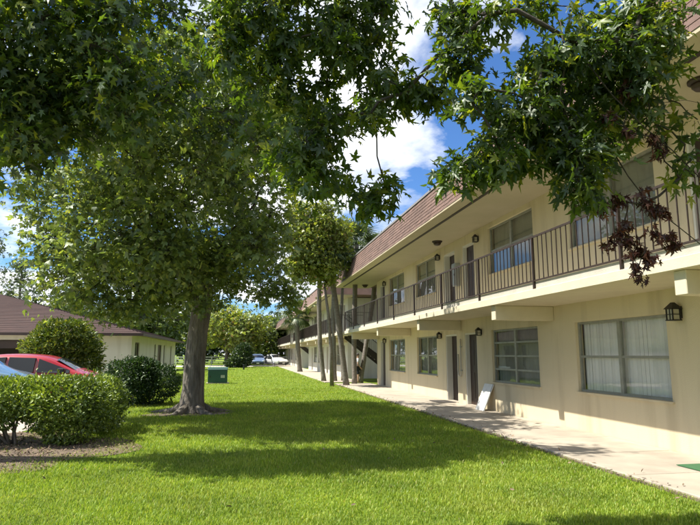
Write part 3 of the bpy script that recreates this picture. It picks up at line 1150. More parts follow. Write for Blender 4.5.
# white board leaning on the wall
t = thing('leaning_board', (6.2, 14.75, 0.045), 'small white board leaning against the wall under the lantern', 'board')
a = MB()
w0, w1 = 14.42, 14.98
a.add([(6.17, w0, 0.05), (6.17, w1, 0.05), (6.47, w1 + 0.02, 0.72), (6.47, w0 + 0.02, 0.72),
       (6.19, w0, 0.045), (6.19, w1, 0.045), (6.49, w1 + 0.02, 0.715), (6.49, w0 + 0.02, 0.715)],
      [(0, 3, 2, 1), (4, 5, 6, 7), (0, 1, 5, 4), (1, 2, 6, 5), (2, 3, 7, 6), (3, 0, 4, 7)])
a.build('board', 'board_white', t)
a = MB()
a.add([(6.17, w0, 0.05), (6.166, w0 + 0.04, 0.052), (6.466, w0 + 0.06, 0.722), (6.468, w0 + 0.02, 0.722)], [(0, 1, 2, 3)])
a.build('edge_strip', 'metal_box', t)

# door mats
def door_mat(x0, x1, y0, y1, mat, label):
    t = thing('door_mat', ((x0 + x1) / 2, (y0 + y1) / 2, 0.05), label, 'door mat')
    bevel(MB().box(x0, x1, y0, y1, 0.05, 0.064).build('pile', mat, t), 0.006)
    b = MB()
    for q in ((x0 - 0.02, x1 + 0.02, y0 - 0.02, y0 - 0.001), (x0 - 0.02, x1 + 0.02, y1 + 0.001, y1 + 0.02), (x0 - 0.02, x0 - 0.001, y0 - 0.0005, y1 + 0.0005), (x1 + 0.001, x1 + 0.02, y0 - 0.0005, y1 + 0.0005)):
        b.box(*q, 0.05, 0.058)
    b.build('border', mat, t)


door_mat(5.72, 6.3, 6.3, 7.05, 'mat_green', 'green door mat lying on the walkway')
door_mat(5.9, 6.42, 17.1, 18.0, 'mat_dark', 'dark door mat on the walkway at the second brown door')

# ================================================================== LEFT HOUSE
def house():
    root = thing('house', (-4.9, 28, 0), 'single-storey white house with brown hip roof and open garage', 'house')
    XR, XL, YF, YB = -4.9, -30.0, 28.0, 46.0
    H = 2.36
    # front wall with the garage opening, right wall with narrow windows
    ops = [(-14.0, -9.4, 0.0, 2.12)]
    mb = MB()
    for a, b, c, d in ((XL, -14.0, 0, H), (-14.0, -9.4, 2.12, H), (-9.4, XR, 0, H)):
        mb.box(a, b, YF, YF + 0.2, c, d)
    mb.build('front_wall', 'stucco_white', root)
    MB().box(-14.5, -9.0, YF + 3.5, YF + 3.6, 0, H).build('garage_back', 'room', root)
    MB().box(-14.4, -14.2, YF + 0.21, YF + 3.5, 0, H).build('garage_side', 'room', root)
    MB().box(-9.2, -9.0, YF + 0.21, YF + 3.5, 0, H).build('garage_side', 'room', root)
    gd = MB().box(-13.95, -9.45, YF + 0.25, YF + 0.29, 1.75, 2.11).build('garage_door', 'door_brown', root)
    for k in range(4):
        MB().box(-13.9 + k * 1.12, -12.85 + k * 1.12, YF + 0.235, YF + 0.249, 1.8, 2.06).build('panel', 'door_brown', gd)
    wins = [(28.9, 30.1, 0.4, 2.05), (35.2, 35.7, 0.4, 2.05), (36.6, 38.2, 0.0, 2.05), (39.3, 39.9, 0.4, 2.05), (43.0, 43.6, 0.4, 2.05)]
    mb = MB()
    y = YF + 0.2
    for a, b, c, d in wins:
        mb.box(XR - 0.2, XR, y, a, 0, H)
        if c > 0:
            mb.box(XR - 0.2, XR, a, b, 0, c)
        mb.box(XR - 0.2, XR, a, b, d, H)
        y = b
    mb.box(XR - 0.2, XR, y, YB, 0, H)
    mb.build('side_wall', 'stucco_white', root)
    for a, b, c, d in wins:
        w = MB()
        t = 0.05
        w.box(XR - 0.1, XR - 0.05, a, b, d - t, d)
        w.box(XR - 0.1, XR - 0.05, a, b, c, c + t)
        w.box(XR - 0.099, XR - 0.051, a, a + t, c + t, d - t)
        w.box(XR - 0.099, XR - 0.051, b - t, b, c + t, d - t)
        o = w.build('door' if c == 0 else 'window', 'door_brown', root)
        MB().box(XR - 0.08, XR - 0.074, a + t, b - t, c + t, d - t).build('pane', 'window_glass' if c else 'door_brown', o)
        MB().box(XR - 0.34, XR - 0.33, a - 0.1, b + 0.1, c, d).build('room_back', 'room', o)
    MB().box(XL, XR - 0.201, YB, YB + 0.2, 0, H).build('back_wall', 'stucco_white', root)
    # hip roof
    ov = 0.55
    x0, x1, y0, y1 = XL - ov, XR + ov, YF - ov, YB + ov
    half = (y1 - y0) / 2
    zr = H + 0.06 + half * 0.265
    m = MB()
    e = H + 0.06
    vs = [(x0, y0, e), (x1, y0, e), (x1, y1, e), (x0, y1, e), (x0 + half, y0 + half, zr), (x1 - half, y0 + half, zr)]
    m.add(vs, [(0, 1, 5, 4), (1, 2, 5), (2, 3, 4, 5), (3, 0, 4)])
    roof = m.build('roof', 'roof_brown', root)
    MB().box(x0, x1, y0, y1, H, H + 0.058).build('eave_soffit', 'soffit', roof)
    f = MB()
    f.box(x0 - 0.03, x1 + 0.03, y0 - 0.03, y0 - 0.001, H - 0.06, H + 0.07)
    f.box(x1 + 0.001, x1 + 0.03, y0 - 0.0005, y1, H - 0.06, H + 0.07)
    f.build('fascia', 'door_brown', roof)
    # shingle courses: thin raised strips up the two faces in view
    st = MB()
    n = 46
    for k in range(1, n):
        t = k / n
        z = e + (zr - e) * t
        dz = 0.012
        xa, xb = x0 + half * t, x1 - half * t
        yy = y0 + half * t
        st.add([(xa, yy - 0.03, z - 0.008), (xb, yy - 0.03, z - 0.008), (xb, yy + 0.1, z + 0.03), (xa, yy + 0.1, z + 0.03), (xa, yy - 0.03, z + dz), (xb, yy - 0.03, z + dz)],
               [(4, 5, 2, 3), (0, 1, 5, 4)])
        ya, yb2 = y0 + half * t, y1 - half * t
        xx = x1 - half * t
        st.add([(xx + 0.03, ya, z - 0.008), (xx + 0.03, yb2, z - 0.008), (xx - 0.1, yb2, z + 0.03), (xx - 0.1, ya, z + 0.03), (xx + 0.03, ya, z + dz), (xx + 0.03, yb2, z + dz)],
               [(4, 5, 2, 3), (0, 1, 5, 4)])
    stuff(st.build('shingle_courses', 'roof_brown', roof))


house()


# ================================================================== CARS
def car(loc, rotz, paint, label, length=4.6, width=1.8, height=1.5, hatch=True, group=None, zs=1.0):
    root = thing('car', loc, label, 'car', group)
    root.rotation_euler = (0, 0, rotz)
    root.scale = (1, 1, zs)
    Lh = length / 2
    w = width / 2
    # stations along x: (x, sill z, belt z, roof z, half width belt, half width roof)
    if hatch:
        st = [(-Lh, .45, .80, .80, .70, .68), (-Lh + .08, .32, .98, .98, .84, .80), (-Lh + .18, .26, 1.0, 1.10, .9, .74), (-Lh + .62, .24, 1.0, height - .06, w, .66),
              (-0.7, .22, .97, height, w, .66), (0.1, .22, .94, height - .03, w, .66), (0.55, .22, .92, height - .12, w, .64), (1.28, .22, .92, .96, w, .76),
              (1.75, .24, .86, .88, w - .02, .72), (Lh - .14, .28, .72, .76, w - .12, .60), (Lh, .36, .62, .64, .62, .5)]
    else:
        st = [(-Lh, .45, .78, .80, .70, .6), (-Lh + .15, .3, .92, .94, .84, .7), (-1.45, .24, .95, .99, w, .72), (-0.75, .22, .94, height - .06, w, .62),
              (-0.2, .22, .92, height, w, .62), (0.25, .22, .92, height - .04, w, .62), (1.1, .22, .9, .95, w, .74),
              (1.75, .24, .84, .86, w - .02, .7), (Lh - .14, .28, .7, .74, w - .12, .60), (Lh, .36, .6, .62, .62, .5)]
    ring = []
    for (x, zs, zb, zr, wb, wr) in st:
        pts = [(wb * .9, zs), (wb, (zs + zb) * .5 + .05), (wb * .985, zb), ((wb + wr) / 2 * .97, (zb + zr) / 2), (wr, zr - .03), (wr * .6, zr + .012), (0, zr + .025)]
        ring.append([(x, y_, z) for y_, z in pts] + [(x, -y_, z) for y_, z in reversed(pts[:-1])])
    vs = [p for r_ in ring for p in r_]
    n = len(ring[0])
    fs = []
    for i in range(len(ring) - 1):
        for k in range(n):
            a, b = i * n + k, i * n + (k + 1) % n
            fs.append((a, b, b + n, a + n))
    fs.append(tuple(range(n)))
    fs.append(tuple(reversed(range((len(ring) - 1) * n, len(ring) * n))))

    def loc_obj(name, mb, mat, parent, smooth=False):
        o = link(bpy.data.objects.new(name, mb.mesh(name, mat, smooth)))
        o.parent = parent
        return o
    m = MB()
    m.add(vs, fs)
    body = loc_obj('body', m, paint, root, True)
    sb = body.modifiers.new('s', 'SUBSURF')
    sb.levels = sb.render_levels = 2

    def P(i, k, out=0.006):
        p = Vector(ring[i][k])
        c = Vector((p.x, 0, 0.7))
        return p + (p - c).normalized() * out

    def lerp(a, b, t):
        return a + (b - a) * t
    # side windows: between belt and roof rail, split by pillars
    spans = [(3, 4, .1, .95), (4, 5, .05, .95), (5, 7, .05, .8)] if hatch else [(3, 5, .0, .55), (5, 6, -.4, .75)]
    for side in (0, 1):
        for (i0, i1, ta, tb) in spans:
            def pt(i, which):
                k = which if not side else n - 1 - which
                return P(i, k)
            q = []
            for t_, ends in ((ta, 0), (tb, 1)):
                b0, b1 = pt(i0, 2), pt(i1, 2)
                r0, r1 = pt(i0, 4), pt(i1, 4)
                lo, hi = lerp(b0, b1, t_), lerp(r0, r1, t_)
                q.append((lerp(lo, hi, .04), lerp(lo, hi, .86)))
            sgn = -1 if side else 1
            g = MB()
            off = Vector((0, 0.022 * sgn, 0))
            g.add([q[0][0] + off, q[1][0] + off, q[1][1] + off, q[0][1] + off, q[0][0] - off * 2, q[1][0] - off * 2, q[1][1] - off * 2, q[0][1] - off * 2],
                  [(0, 1, 2, 3), (7, 6, 5, 4), (0, 4, 5, 1), (1, 5, 6, 2), (2, 6, 7, 3), (3, 7, 4, 0)])
            loc_obj('side_window', g, 'car_glass_solid', root)
    # windscreen and rear window
    iw = (6, 7) if hatch else (5, 6)
    for nm, (a, b), (t0, t1), lift in (('windscreen', iw, (.10, .93), .03), ('rear_window', (2, 3), (.1, .9), .03)):
        g = MB()
        A, B = st[a], st[b]
        pts = []
        for t_ in (t0, t1):
            x = A[0] + (B[0] - A[0]) * t_
            z = A[3] + (B[3] - A[3]) * t_
            wd = (A[5] + (B[5] - A[5]) * t_) * .93
            pts.append([(x, -wd, z - .015), (x, -wd * .5, z + .02), (x, 0, z + .03), (x, wd * .5, z + .02), (x, wd, z - .015)])
        nx = Vector((B[3] - A[3], 0, -(B[0] - A[0]))).normalized()
        if nx.z < 0:
            nx = -nx
        V = [Vector(p) + nx * lift * .5 for r_ in pts for p in r_] + [Vector(p) - nx * .02 for r_ in pts for p in r_]
        F = [(k, k + 1, k + 6, k + 5) for k in range(4)] + [(10 + k + 5, 10 + k + 6, 10 + k + 1, 10 + k) for k in range(4)]
        g.add(V, F)
        loc_obj(nm, g, 'car_glass_solid', root, True)
    # wheels
    for sx in (-length * .29, length * .30):
        for sy in (-1, 1):
            wy = sy * (w - .1)
            t_ = MB()
            prof = [(-.1, .24), (-.1, .30), (-.07, .325), (.07, .325), (.1, .30), (.1, .24)]
            t_.tube([(sx, wy + p[0], .325) for p in prof], [p[1] for p in prof], 24)
            tyre = loc_obj('wheel', t_, 'tyre', root, True)
            loc_obj('rim', MB().tube([(sx, wy + sy * .085, .325), (sx, wy + sy * .105, .325), (sx, wy + sy * .11, .325)], [.22, .2, .06], 18), 'rim', tyre, True)
    for sy in (-1, 1):
        g = MB().box(Lh - .2, Lh - .06, sy * .62 - .14, sy * .62 + .14, .60, .72)
        bevel(loc_obj('headlight', g, 'lamp_lens', root), .03)
        g = MB().box(-Lh - .0, -Lh + .14, sy * .68 - .09, sy * .68 + .09, .72, .95)
        bevel(loc_obj('tail_light', g, 'car_red', root), .02)
        g = MB().box(.78, .98, sy * (w + .02) - .0, sy * (w + .02) + sy * .2, .93, 1.08) if sy > 0 else MB().box(.78, .98, -(w + .22), -(w + .02), .93, 1.08)
        bevel(loc_obj('mirror', g, 'car_black', root), .03)
    loc_obj('bumper', MB().box(Lh - .12, Lh + .03, -.7, .7, .3, .5), 'car_black', root)
    loc_obj('number_plate', MB().box(Lh + .031, Lh + .036, -.16, .16, .36, .46), 'pvc', root)
    return root


surf('car_glass_solid', (0.010, 0.012, 0.014), rough=0.04, spec=0.5)
car((-6.05, 19.6, 0.006), 0.0, 'car_red', 'red hatchback car parked behind the hedge', 4.55, 1.8, 1.5)
car((-7.35, 16.6, 0.006), 0.0, 'car_teal', 'pale blue car between the hedge and the red car', 4.5, 1.8, 1.5, True, zs=1.16)
car((2.0, 73.0, 0.006), -math.pi / 2, 'car_blue', 'small blue car facing the lawn at its far end', 4.3, 1.75, 1.5)
car((4.0, 73.2, 0.006), -math.pi / 2 + 0.5, 'car_white', 'small white car parked at the far end of the apartments', 4.5, 1.8, 1.45, False)

# ================================================================== UTILITY BOX, FENCE, SMALL THINGS
def utility_box():
    x0, x1, y0, y1, h = -1.62, -0.66, 30.75, 31.55, 0.82
    t = thing('utility_box', (-1.14, 31.1, 0), 'dark green utility transformer box on the lawn behind the tree', 'utility box')
    MB().box(x0 - 0.08, x1 + 0.08, y0 - 0.08, y1 + 0.08, -0.02, 0.05).build('pad', 'concrete', t)
    bevel(MB().box(x0, x1, y0, y1, 0.051, h - 0.12).build('cabinet', 'utility_green', t), 0.015)
    m = MB()
    m.add([(x0 - .02, y0 - .02, h - .12), (x1 + .02, y0 - .02, h - .12), (x1 + .02, y1 + .02, h - .12), (x0 - .02, y1 + .02, h - .12),
           (x0 - .02, y0 + .05, h - .02), (x1 + .02, y0 + .05, h - .02), (x1 + .02, y1 + .02, h), (x0 - .02, y1 + .02, h)],
          [(3, 2, 1, 0), (4, 5, 6, 7), (0, 1, 5, 4), (1, 2, 6, 5), (2, 3, 7, 6), (3, 0, 4, 7)])
    bevel(m.build('lid', 'utility_green', t), 0.01)
    MB().box(x0 + .05, x1 - .05, y0 - .012, y0 - .001, .1, h - .16).build('door', 'utility_green', t)
    MB().box(x1 - .32, x1 - .12, y0 - .02, y0 - .013, .3, .44).build('warning_label', 'warning_label', t)
    MB().box(x0 + .1, x0 + .14, y0 - .03, y0 - .013, .32, .42).build('latch', 'lantern_metal', t)


utility_box()


def far_fence():
    t = thing('fence', (-10, 84, 0), 'low white rail fence along the far side of the street', 'fence')
    pm = MB().box(-0.06, 0.06, -0.06, 0.06, 0, 1.15).mesh('post', 'pvc')
    xs = [-40 + 2.4 * k for k in range(22)]
    for x in xs:
        inst('post', pm, (x, 84, 0), t)
    for z in (0.35, 0.7, 1.02):
        MB().box(xs[0], xs[-1], 83.97, 84.03, z, z + 0.12).build('rail', 'pvc', t)


far_fence()
t = thing('sprinkler_post', (0.3, 58, 0), 'tiny dark post standing in the lawn by the far street', 'post')
MB().tube([(0.3, 58, 0), (0.3, 58, 0.35), (0.3, 58, 0.45)], [0.09, 0.08, 0.05], 10).build('shaft', 'car_black', t)
MB().tube([(0.3, 58, 0.45), (0.3, 58, 0.5)], [0.12, 0.1], 10).build('cap', 'car_black', t)

# ================================================================== TREES
def ab(px, py, Y, rx=0.5, rz=None, ry=None, tw=26):
    c = at_y(px, py, Y)
    return (tuple(c), (rx, ry or rx, rz or rx * 0.75), tw)


# the big tree on the lawn
TB = Vector((-1.22, 15.8, 0))
trunk = [TB + Vector(v) for v in ((0, 0, -0.05), (0, 0, 0.06), (0.01, 0, 0.22), (0.03, 0, 0.6), (0.04, 0.02, 1.3), (0.08, 0.03, 2.0), (0.14, 0.05, 2.5), (0.2, 0.08, 2.9), (0.22, 0.1, 3.4), (0.18, 0.15, 4.2))]
tr = [0.44, 0.38, 0.315, 0.275, 0.26, 0.255, 0.26, 0.24, 0.18, 0.14]
blobs = []
rr = random.Random(11)
cc = Vector((-1.9, 15.1, 5.6))
for k in range(215):
    while True:
        d = Vector((rr.uniform(-1, 1), rr.uniform(-1, 1), rr.uniform(-1, 1)))
        if 0.35 < d.length < 1:
            break
    p = cc + Vector((d.x * 4.4, d.y * 4.5, d.z * 3.5))
    if p.z < 2.7 and abs(p.x - TB.x) < 2.0:
        continue
    if p.z < 2.4:
        p.z = 2.4 + rr.random() * 0.5
    if p.x / p.y > 0.055 and p.z < 6.2:
        continue
    if p.x / p.y > -0.06 and p.z < 3.4:
        continue
    vv = p - CAM
    qx, qy = 350 + FPX * vv.dot(RT) / vv.dot(FW), 262.5 - FPX * vv.dot(UP) / vv.dot(FW)
    if qx < 62 and qy > 205 + rr.uniform(-15, 15) or qx < 25:
        continue
    s = rr.uniform(0.5, 0.95)
    blobs.append((tuple(p), (s, s, s * 0.72), 22))
# drooping skirts low on both sides
for px, py, Y, s in ((60, 270, 14.8, .5), (85, 295, 14.6, .5), (110, 305, 14.5, .45), (135, 300, 14.6, .5), (60, 235, 14.5, .6), (45, 250, 15, .5), (90, 260, 14.5, .6), (40, 215, 15, .6),
                     (150, 285, 14.4, .55), (170, 300, 14.8, .4), (228, 285, 16.5, .4), (270, 270, 16.8, .6), (245, 275, 16.4, .4), (280, 285, 17.5, .45), (292, 300, 17.5, .35), (262, 296, 17.5, .35)):
    blobs.append(ab(px, py, Y, s, tw=22))
make_tree('shade_tree', 'broad leafy shade tree with a thick grey trunk standing on the lawn', 'tree', trunk, tr, blobs, TUFT, 0.16, 10, 'leaf_mid', tip_r=0.014, start_at=0.62, spread=0.17, trunk_n=20)
# surface roots of that tree
root = bpy.data.objects['shade_tree']
for a, l in ((0.3, 0.7), (2.9, 0.8), (4.2, 0.5), (5.4, 0.6)):
    d = Vector((math.cos(a), math.sin(a), 0))
    MB().tube([TB + d * 0.28 + Vector((0, 0, 0.14)), TB + d * 0.5 + Vector((0, 0, 0.05)), TB + d * (0.5 + l * 0.5) + Vector((0, 0, 0.012)), TB + d * (0.5 + l) + Vector((0, 0, -0.04))],
              [0.13, 0.09, 0.06, 0.03], 8, wob=0.06).build('root', 'bark', root, True)

# overhanging tree whose trunk stands left of the view
lowA = [(-40, 165), (0, 168), (60, 158), (120, 140), (180, 135), (230, 150), (262, 172), (300, 190), (345, 205), (375, 205), (392, 150), (418, 112), (436, 92), (405, 52), (396, 20), (415, -40)]


def low_at(x):
    for (a, ya), (b, yb) in zip(lowA, lowA[1:]):
        if a <= x <= b:
            return ya + (yb - ya) * (x - a) / (b - a)
    return 0


blobsA, blobsR = [], []
rr = random.Random(5)
for gx in range(-50, 300, 28):
    for gy in range(-70, 200, 28):
        x, y = gx + rr.uniform(-12, 12), gy + rr.uniform(-12, 12)
        if x > (232 if y < 80 else 290):
            continue
        if y > low_at(x) - 12:
            continue
        if (178 < x < 208 and y < 40) or (202 < x < 230 and 66 < y < 112):
            continue
        Y = 8.4 + rr.uniform(0, 1.4) + (rr.uniform(0, 2.2) if x > 120 else 0)
        s = rr.uniform(0.32, 0.48)
        blobsA.append(ab(x, y, Y, s, s * 0.75, tw=rr.choice((16, 22, 30))))


def right_edge(y):
    pts = [(-80, 420), (10, 408), (30, 392), (58, 396), (75, 418), (94, 436), (108, 415), (122, 378), (140, 362), (165, 368), (190, 390), (215, 402)]
    for (a, xa), (b, xb) in zip(pts, pts[1:]):
        if a <= y <= b:
            return xa + (xb - xa) * (y - a) / (b - a)
    return 0


for gx in range(232, 440, 19):
    for gy in range(-70, 215, 19):
        x, y = gx + rr.uniform(-8, 8), gy + rr.uniform(-8, 8)
        if (x < 284 and y > 88) or y > low_at(x) - 10 and y > 95 or x > right_edge(y) - (14 if y < 110 else 26):
            continue
        if (335 < x < 372 and 76 < y < 108) or (392 < x and 30 < y < 66) or (300 < x < 318 and 60 < y < 80):
            continue
        if rr.random() < (.42 if y > 120 else .12):
            continue
        s = rr.uniform(.13, .21)
        blobsR.append(ab(x, y, 4.9 + rr.uniform(-.25, .5), s, s * .8, tw=8))
for x, y, s in ((378, 205, .09), (366, 198, .1), (436, 97, .09), (424, 96, .11), (408, 100, .12), (385, 190, .06)):
    blobsR.append(ab(x, y, 4.9, s, s * .8, tw=7))
tA = [(-5.9, 9.8, -0.05), (-5.88, 9.8, 0.3), (-5.85, 9.8, 1.2), (-5.8, 9.8, 2.6), (-5.7, 9.75, 4.0), (-5.3, 9.6, 5.3), (-4.8, 9.5, 6.4)]
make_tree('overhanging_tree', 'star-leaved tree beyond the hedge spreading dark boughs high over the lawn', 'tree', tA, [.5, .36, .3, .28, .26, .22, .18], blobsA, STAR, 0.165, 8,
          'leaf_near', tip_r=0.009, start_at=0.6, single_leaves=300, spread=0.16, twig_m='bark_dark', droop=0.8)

# second overhanging tree: its trunk stands behind the viewer, boughs hang before the balcony
B = [(455, 50, .26), (470, 20, .3), (447, 15, .26), (490, 12, .2), (470, 62, .16), (455, 75, .12), (478, 92, .16), (492, 105, .17), (472, 103, .12), (520, 12, .14), (545, 5, .2),
     (510, 120, .22), (530, 75, .26), (550, 60, .3), (575, 45, .3), (600, 60, .3), (630, 45, .32), (655, 35, .3), (668, 15, .24), (640, 10, .3), (615, 30, .26), (580, 15, .16),
     (530, 100, .28), (555, 95, .3), (585, 90, .32), (615, 90, .32), (640, 75, .3), (665, 60, .2), (540, 125, .28), (565, 130, .3), (590, 125, .3), (620, 118, .24), (520, 145, .2),
     (560, 155, .27), (580, 160, .28), (600, 150, .24), (575, 180, .2), (590, 190, .14), (500, 150, .18), (480, 160, .17), (462, 170, .15), (450, 180, .10), (490, 165, .14), (515, 160, .16), (635, 135, .13),
     (655, 125, .14), (680, 140, .14), (690, 160, .14), (680, 178, .11), (697, 120, .12), (645, 100, .2), (695, 178, .12), (670, 100, .14)]
blobsB = []
for x, y, s in B:
    Y = 4.0 + random.uniform(-0.3, 0.25) if x < 640 or y < 100 else 3.8
    tw = max(3, int(112 * s * s) + 4) if x < 632 or y < 95 else 2
    blobsB.append(ab(x, y, Y, s * .70, s * 0.62, tw=tw))
rr = random.Random(3)
for k in range(26):      # the rest of the crown overhead, outside the picture
    blobsB.append(((rr.uniform(0.5, 4.6), rr.uniform(-4.0, 2.0), rr.uniform(5.0, 7.2)), (.6, .6, .45), 12))
dead = [ab(640, 190, 3.8, .04, tw=1)] + [ab(x, y, 3.8, s * .75, s * .75, tw=max(2, int(s * 50))) for x, y, s in (
    (603, 208, .05), (646, 203, .075), (655, 210, .06), (665, 212, .055), (668, 238, .06), (676, 243, .05), (655, 232, .05), (630, 240, .07), (640, 252, .085), (650, 258, .06), (618, 232, .055), (610, 245, .05), (625, 226, .05),
    (642, 276, .045), (637, 268, .045), (620, 200, .045), (612, 200, .05), (628, 92, .05), (632, 82, .05), (660, 150, .06), (655, 138, .05), (628, 130, .05), (610, 118, .05))]
tBk = [(2.6, -2.6, -0.05), (2.6, -2.6, 0.3), (2.62, -2.55, 1.5), (2.65, -2.4, 3.0), (2.6, -2.0, 4.4), (2.6, -1.2, 5.5), (2.65, 0.0, 6.2)]
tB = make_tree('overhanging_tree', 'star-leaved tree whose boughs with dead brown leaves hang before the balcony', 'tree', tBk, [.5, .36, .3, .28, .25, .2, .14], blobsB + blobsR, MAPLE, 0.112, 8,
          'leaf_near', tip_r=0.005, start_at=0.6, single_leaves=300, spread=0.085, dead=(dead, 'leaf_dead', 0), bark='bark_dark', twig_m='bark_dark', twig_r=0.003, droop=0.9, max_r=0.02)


# bare slender twigs reaching down and sideways from that bough
for pts, r0 in ((((585, 60), (612, 95), (645, 128), (672, 150), (700, 178), (725, 205)), .006), (((612, 150), (628, 176), (650, 205), (680, 228), (705, 248), (735, 262)), .0055),
                (((640, 120), (660, 103), (685, 100), (715, 106)), .003), (((560, 20), (566, 60), (560, 95), (572, 130)), .008), (((500, 110), (482, 135), (460, 165)), .0045)):
    MB().tube([at_y(x, y, 3.8) for x, y in pts], [r0 * (1 - .5 * i / (len(pts) - 1)) for i in range(len(pts))], 6).build('branch', 'bark_dark', tB, True)

# ------------------------------------------------------------------ palms between the blocks
def frond_mesh():
    """fan frond: stalk with radiating folded blades, local +Y outwards"""
    m = MB()
    m.tube([(0, 0, 0), (0, 0.35, 0.10), (0, 0.75, 0.12)], [0.018, 0.014, 0.01], 4)
    nb = 20
    for k in range(nb):
        a = -1.9 + 3.8 * k / (nb - 1)
        l = 0.85 * (1 - 0.28 * abs(a) / 1.9)
        d = Vector((math.sin(a), math.cos(a), 0))
        s = Vector((d.y, -d.x, 0))
        o = Vector((0, 0.72, 0.12))
        p1 = o + d * l * 0.5 + Vector((0, 0, -0.02))
        p2 = o + d * l + Vector((0, 0, -0.30 - 0.1 * abs(a)))
        m.add([o, p1 + s * 0.035, p1 - s * 0.035, p2], [(0, 1, 2), (1, 3, 2)])
    return m.mesh('frond', 'leaf_palm')


FROND = frond_mesh()


def palm(pts, r, label, n=26, s=1.0, crown=True):
    t = thing('palm_tree', pts[0], label, 'palm tree', 'palms between the blocks')
    m = MB()
    P = []
    RR = []
    for i in range(len(pts) - 1):
        for q in range(6):
            P.append(Vector(pts[i]).lerp(Vector(pts[i + 1]), q / 6))
    P.append(Vector(pts[-1]))
    for i, p in enumerate(P):
        RR.append(r * (1.25 if i == 0 else 1.0) * (1 + 0.05 * math.sin(i * 2.1)))
    m.tube(P, RR, 12, wob=0.04)
    m.build('trunk', 'palm_bark', t, True)
    top = Vector(pts[-1])
    rr = random.Random(hash(label) % 1000 if False else len(label))
    for k in range(n):
        az = k * 2.399 + rr.uniform(-.2, .2)
        el = R(75) - (k / n) * R(120)
        q = Quaternion((0, 0, 1), az) @ Quaternion((1, 0, 0), el)
        inst('frond', FROND, top + Vector((0, 0, -0.25 * k / n)), t, q, s * rr.uniform(.85, 1.1))
    return t


def gp(px, py):
    p = at_z(px, py, 0)
    return Vector((p.x, p.y, -0.05))


b = gp(346.5, 386)
palm([b, at_y(340, 335, b.y), at_y(333, 285, b.y), at_y(329, 255, b.y - 0.2)], 0.135, 'palm with a trunk leaning away from the cream block', 26)
b = gp(354.5, 384.5)
palm([b, at_y(354, 340, b.y), at_y(355, 290, b.y), at_y(356, 245, b.y)], 0.125, 'palm with a straight trunk in front of the grey-shirted person', 28, 1.05)
b = gp(371, 386.5)
b.y = 30.2; b.x = 6.15
palm([b, b + Vector((0.3, 0.1, 1.8)), b + Vector((0.75, 0.1, 4.5)), b + Vector((1.0, 0.1, 6.9))], 0.125, 'palm leaning in towards the foot of the stair', 26)
b = gp(324, 381.5)
palm([b, at_y(320, 345, b.y), at_y(319, 305, b.y), at_y(320, 262, b.y)], 0.125, 'palm with a slim trunk before the white-walled block', 24)
b = gp(335, 381.5)
palm([b, at_y(334, 345, b.y), at_y(333, 310, b.y), at_y(336, 250, b.y)], 0.11, 'palm between the slim one and the leaning one', 26)
b = gp(343, 381)
palm([b, at_y(341.5, 350, b.y), at_y(341, 320, b.y), at_y(345, 240, b.y)], 0.09, 'thin palm just behind the leaning trunk', 22)
b = gp(300, 372)
palm([b, at_y(298, 350, b.y), at_y(297, 330, b.y), at_y(297, 315, b.y)], 0.2, 'thick short palm before the second stair', 22, 1.3)

# light green leafy tree in front of the palms
b = Vector((3.9, 27.5, 0))
trunk = [b, b + Vector((0.0, 0, 1.5)), b + Vector((-.05, 0.1, 3.0)), b + Vector((-.1, 0.1, 4.2)), b + Vector((-.1, .1, 5.0))]
bl = []
rr = random.Random(21)
for k in range(85):
    d = Vector((rr.gauss(0, 1), rr.gauss(0, 1), rr.gauss(0, 1))).normalized() * (rr.random() ** .4)
    p = at_y(316, 246, 27.0) + Vector((d.x * 1.7, d.y * 1.1, d.z * 2.1))
    s = rr.uniform(.35, .55)
    bl.append((tuple(p), (s, s, s), 16))
# its trunk is the slim stem that continues the leaning palm's line
make_tree('leafy_tree', 'yellow-green leafy tree in front of the palm crowns', 'tree', [Vector((4.2, 27.2, -.05)), Vector((4.15, 27.2, 1.6)), Vector((4.0, 27.1, 3.3)), Vector((3.8, 27.0, 4.6))], [.1, .085, .07, .055], bl, TUFT, 0.17, 10, 'leaf_light', bark='palm_bark', spread=.14, tip_r=.008)


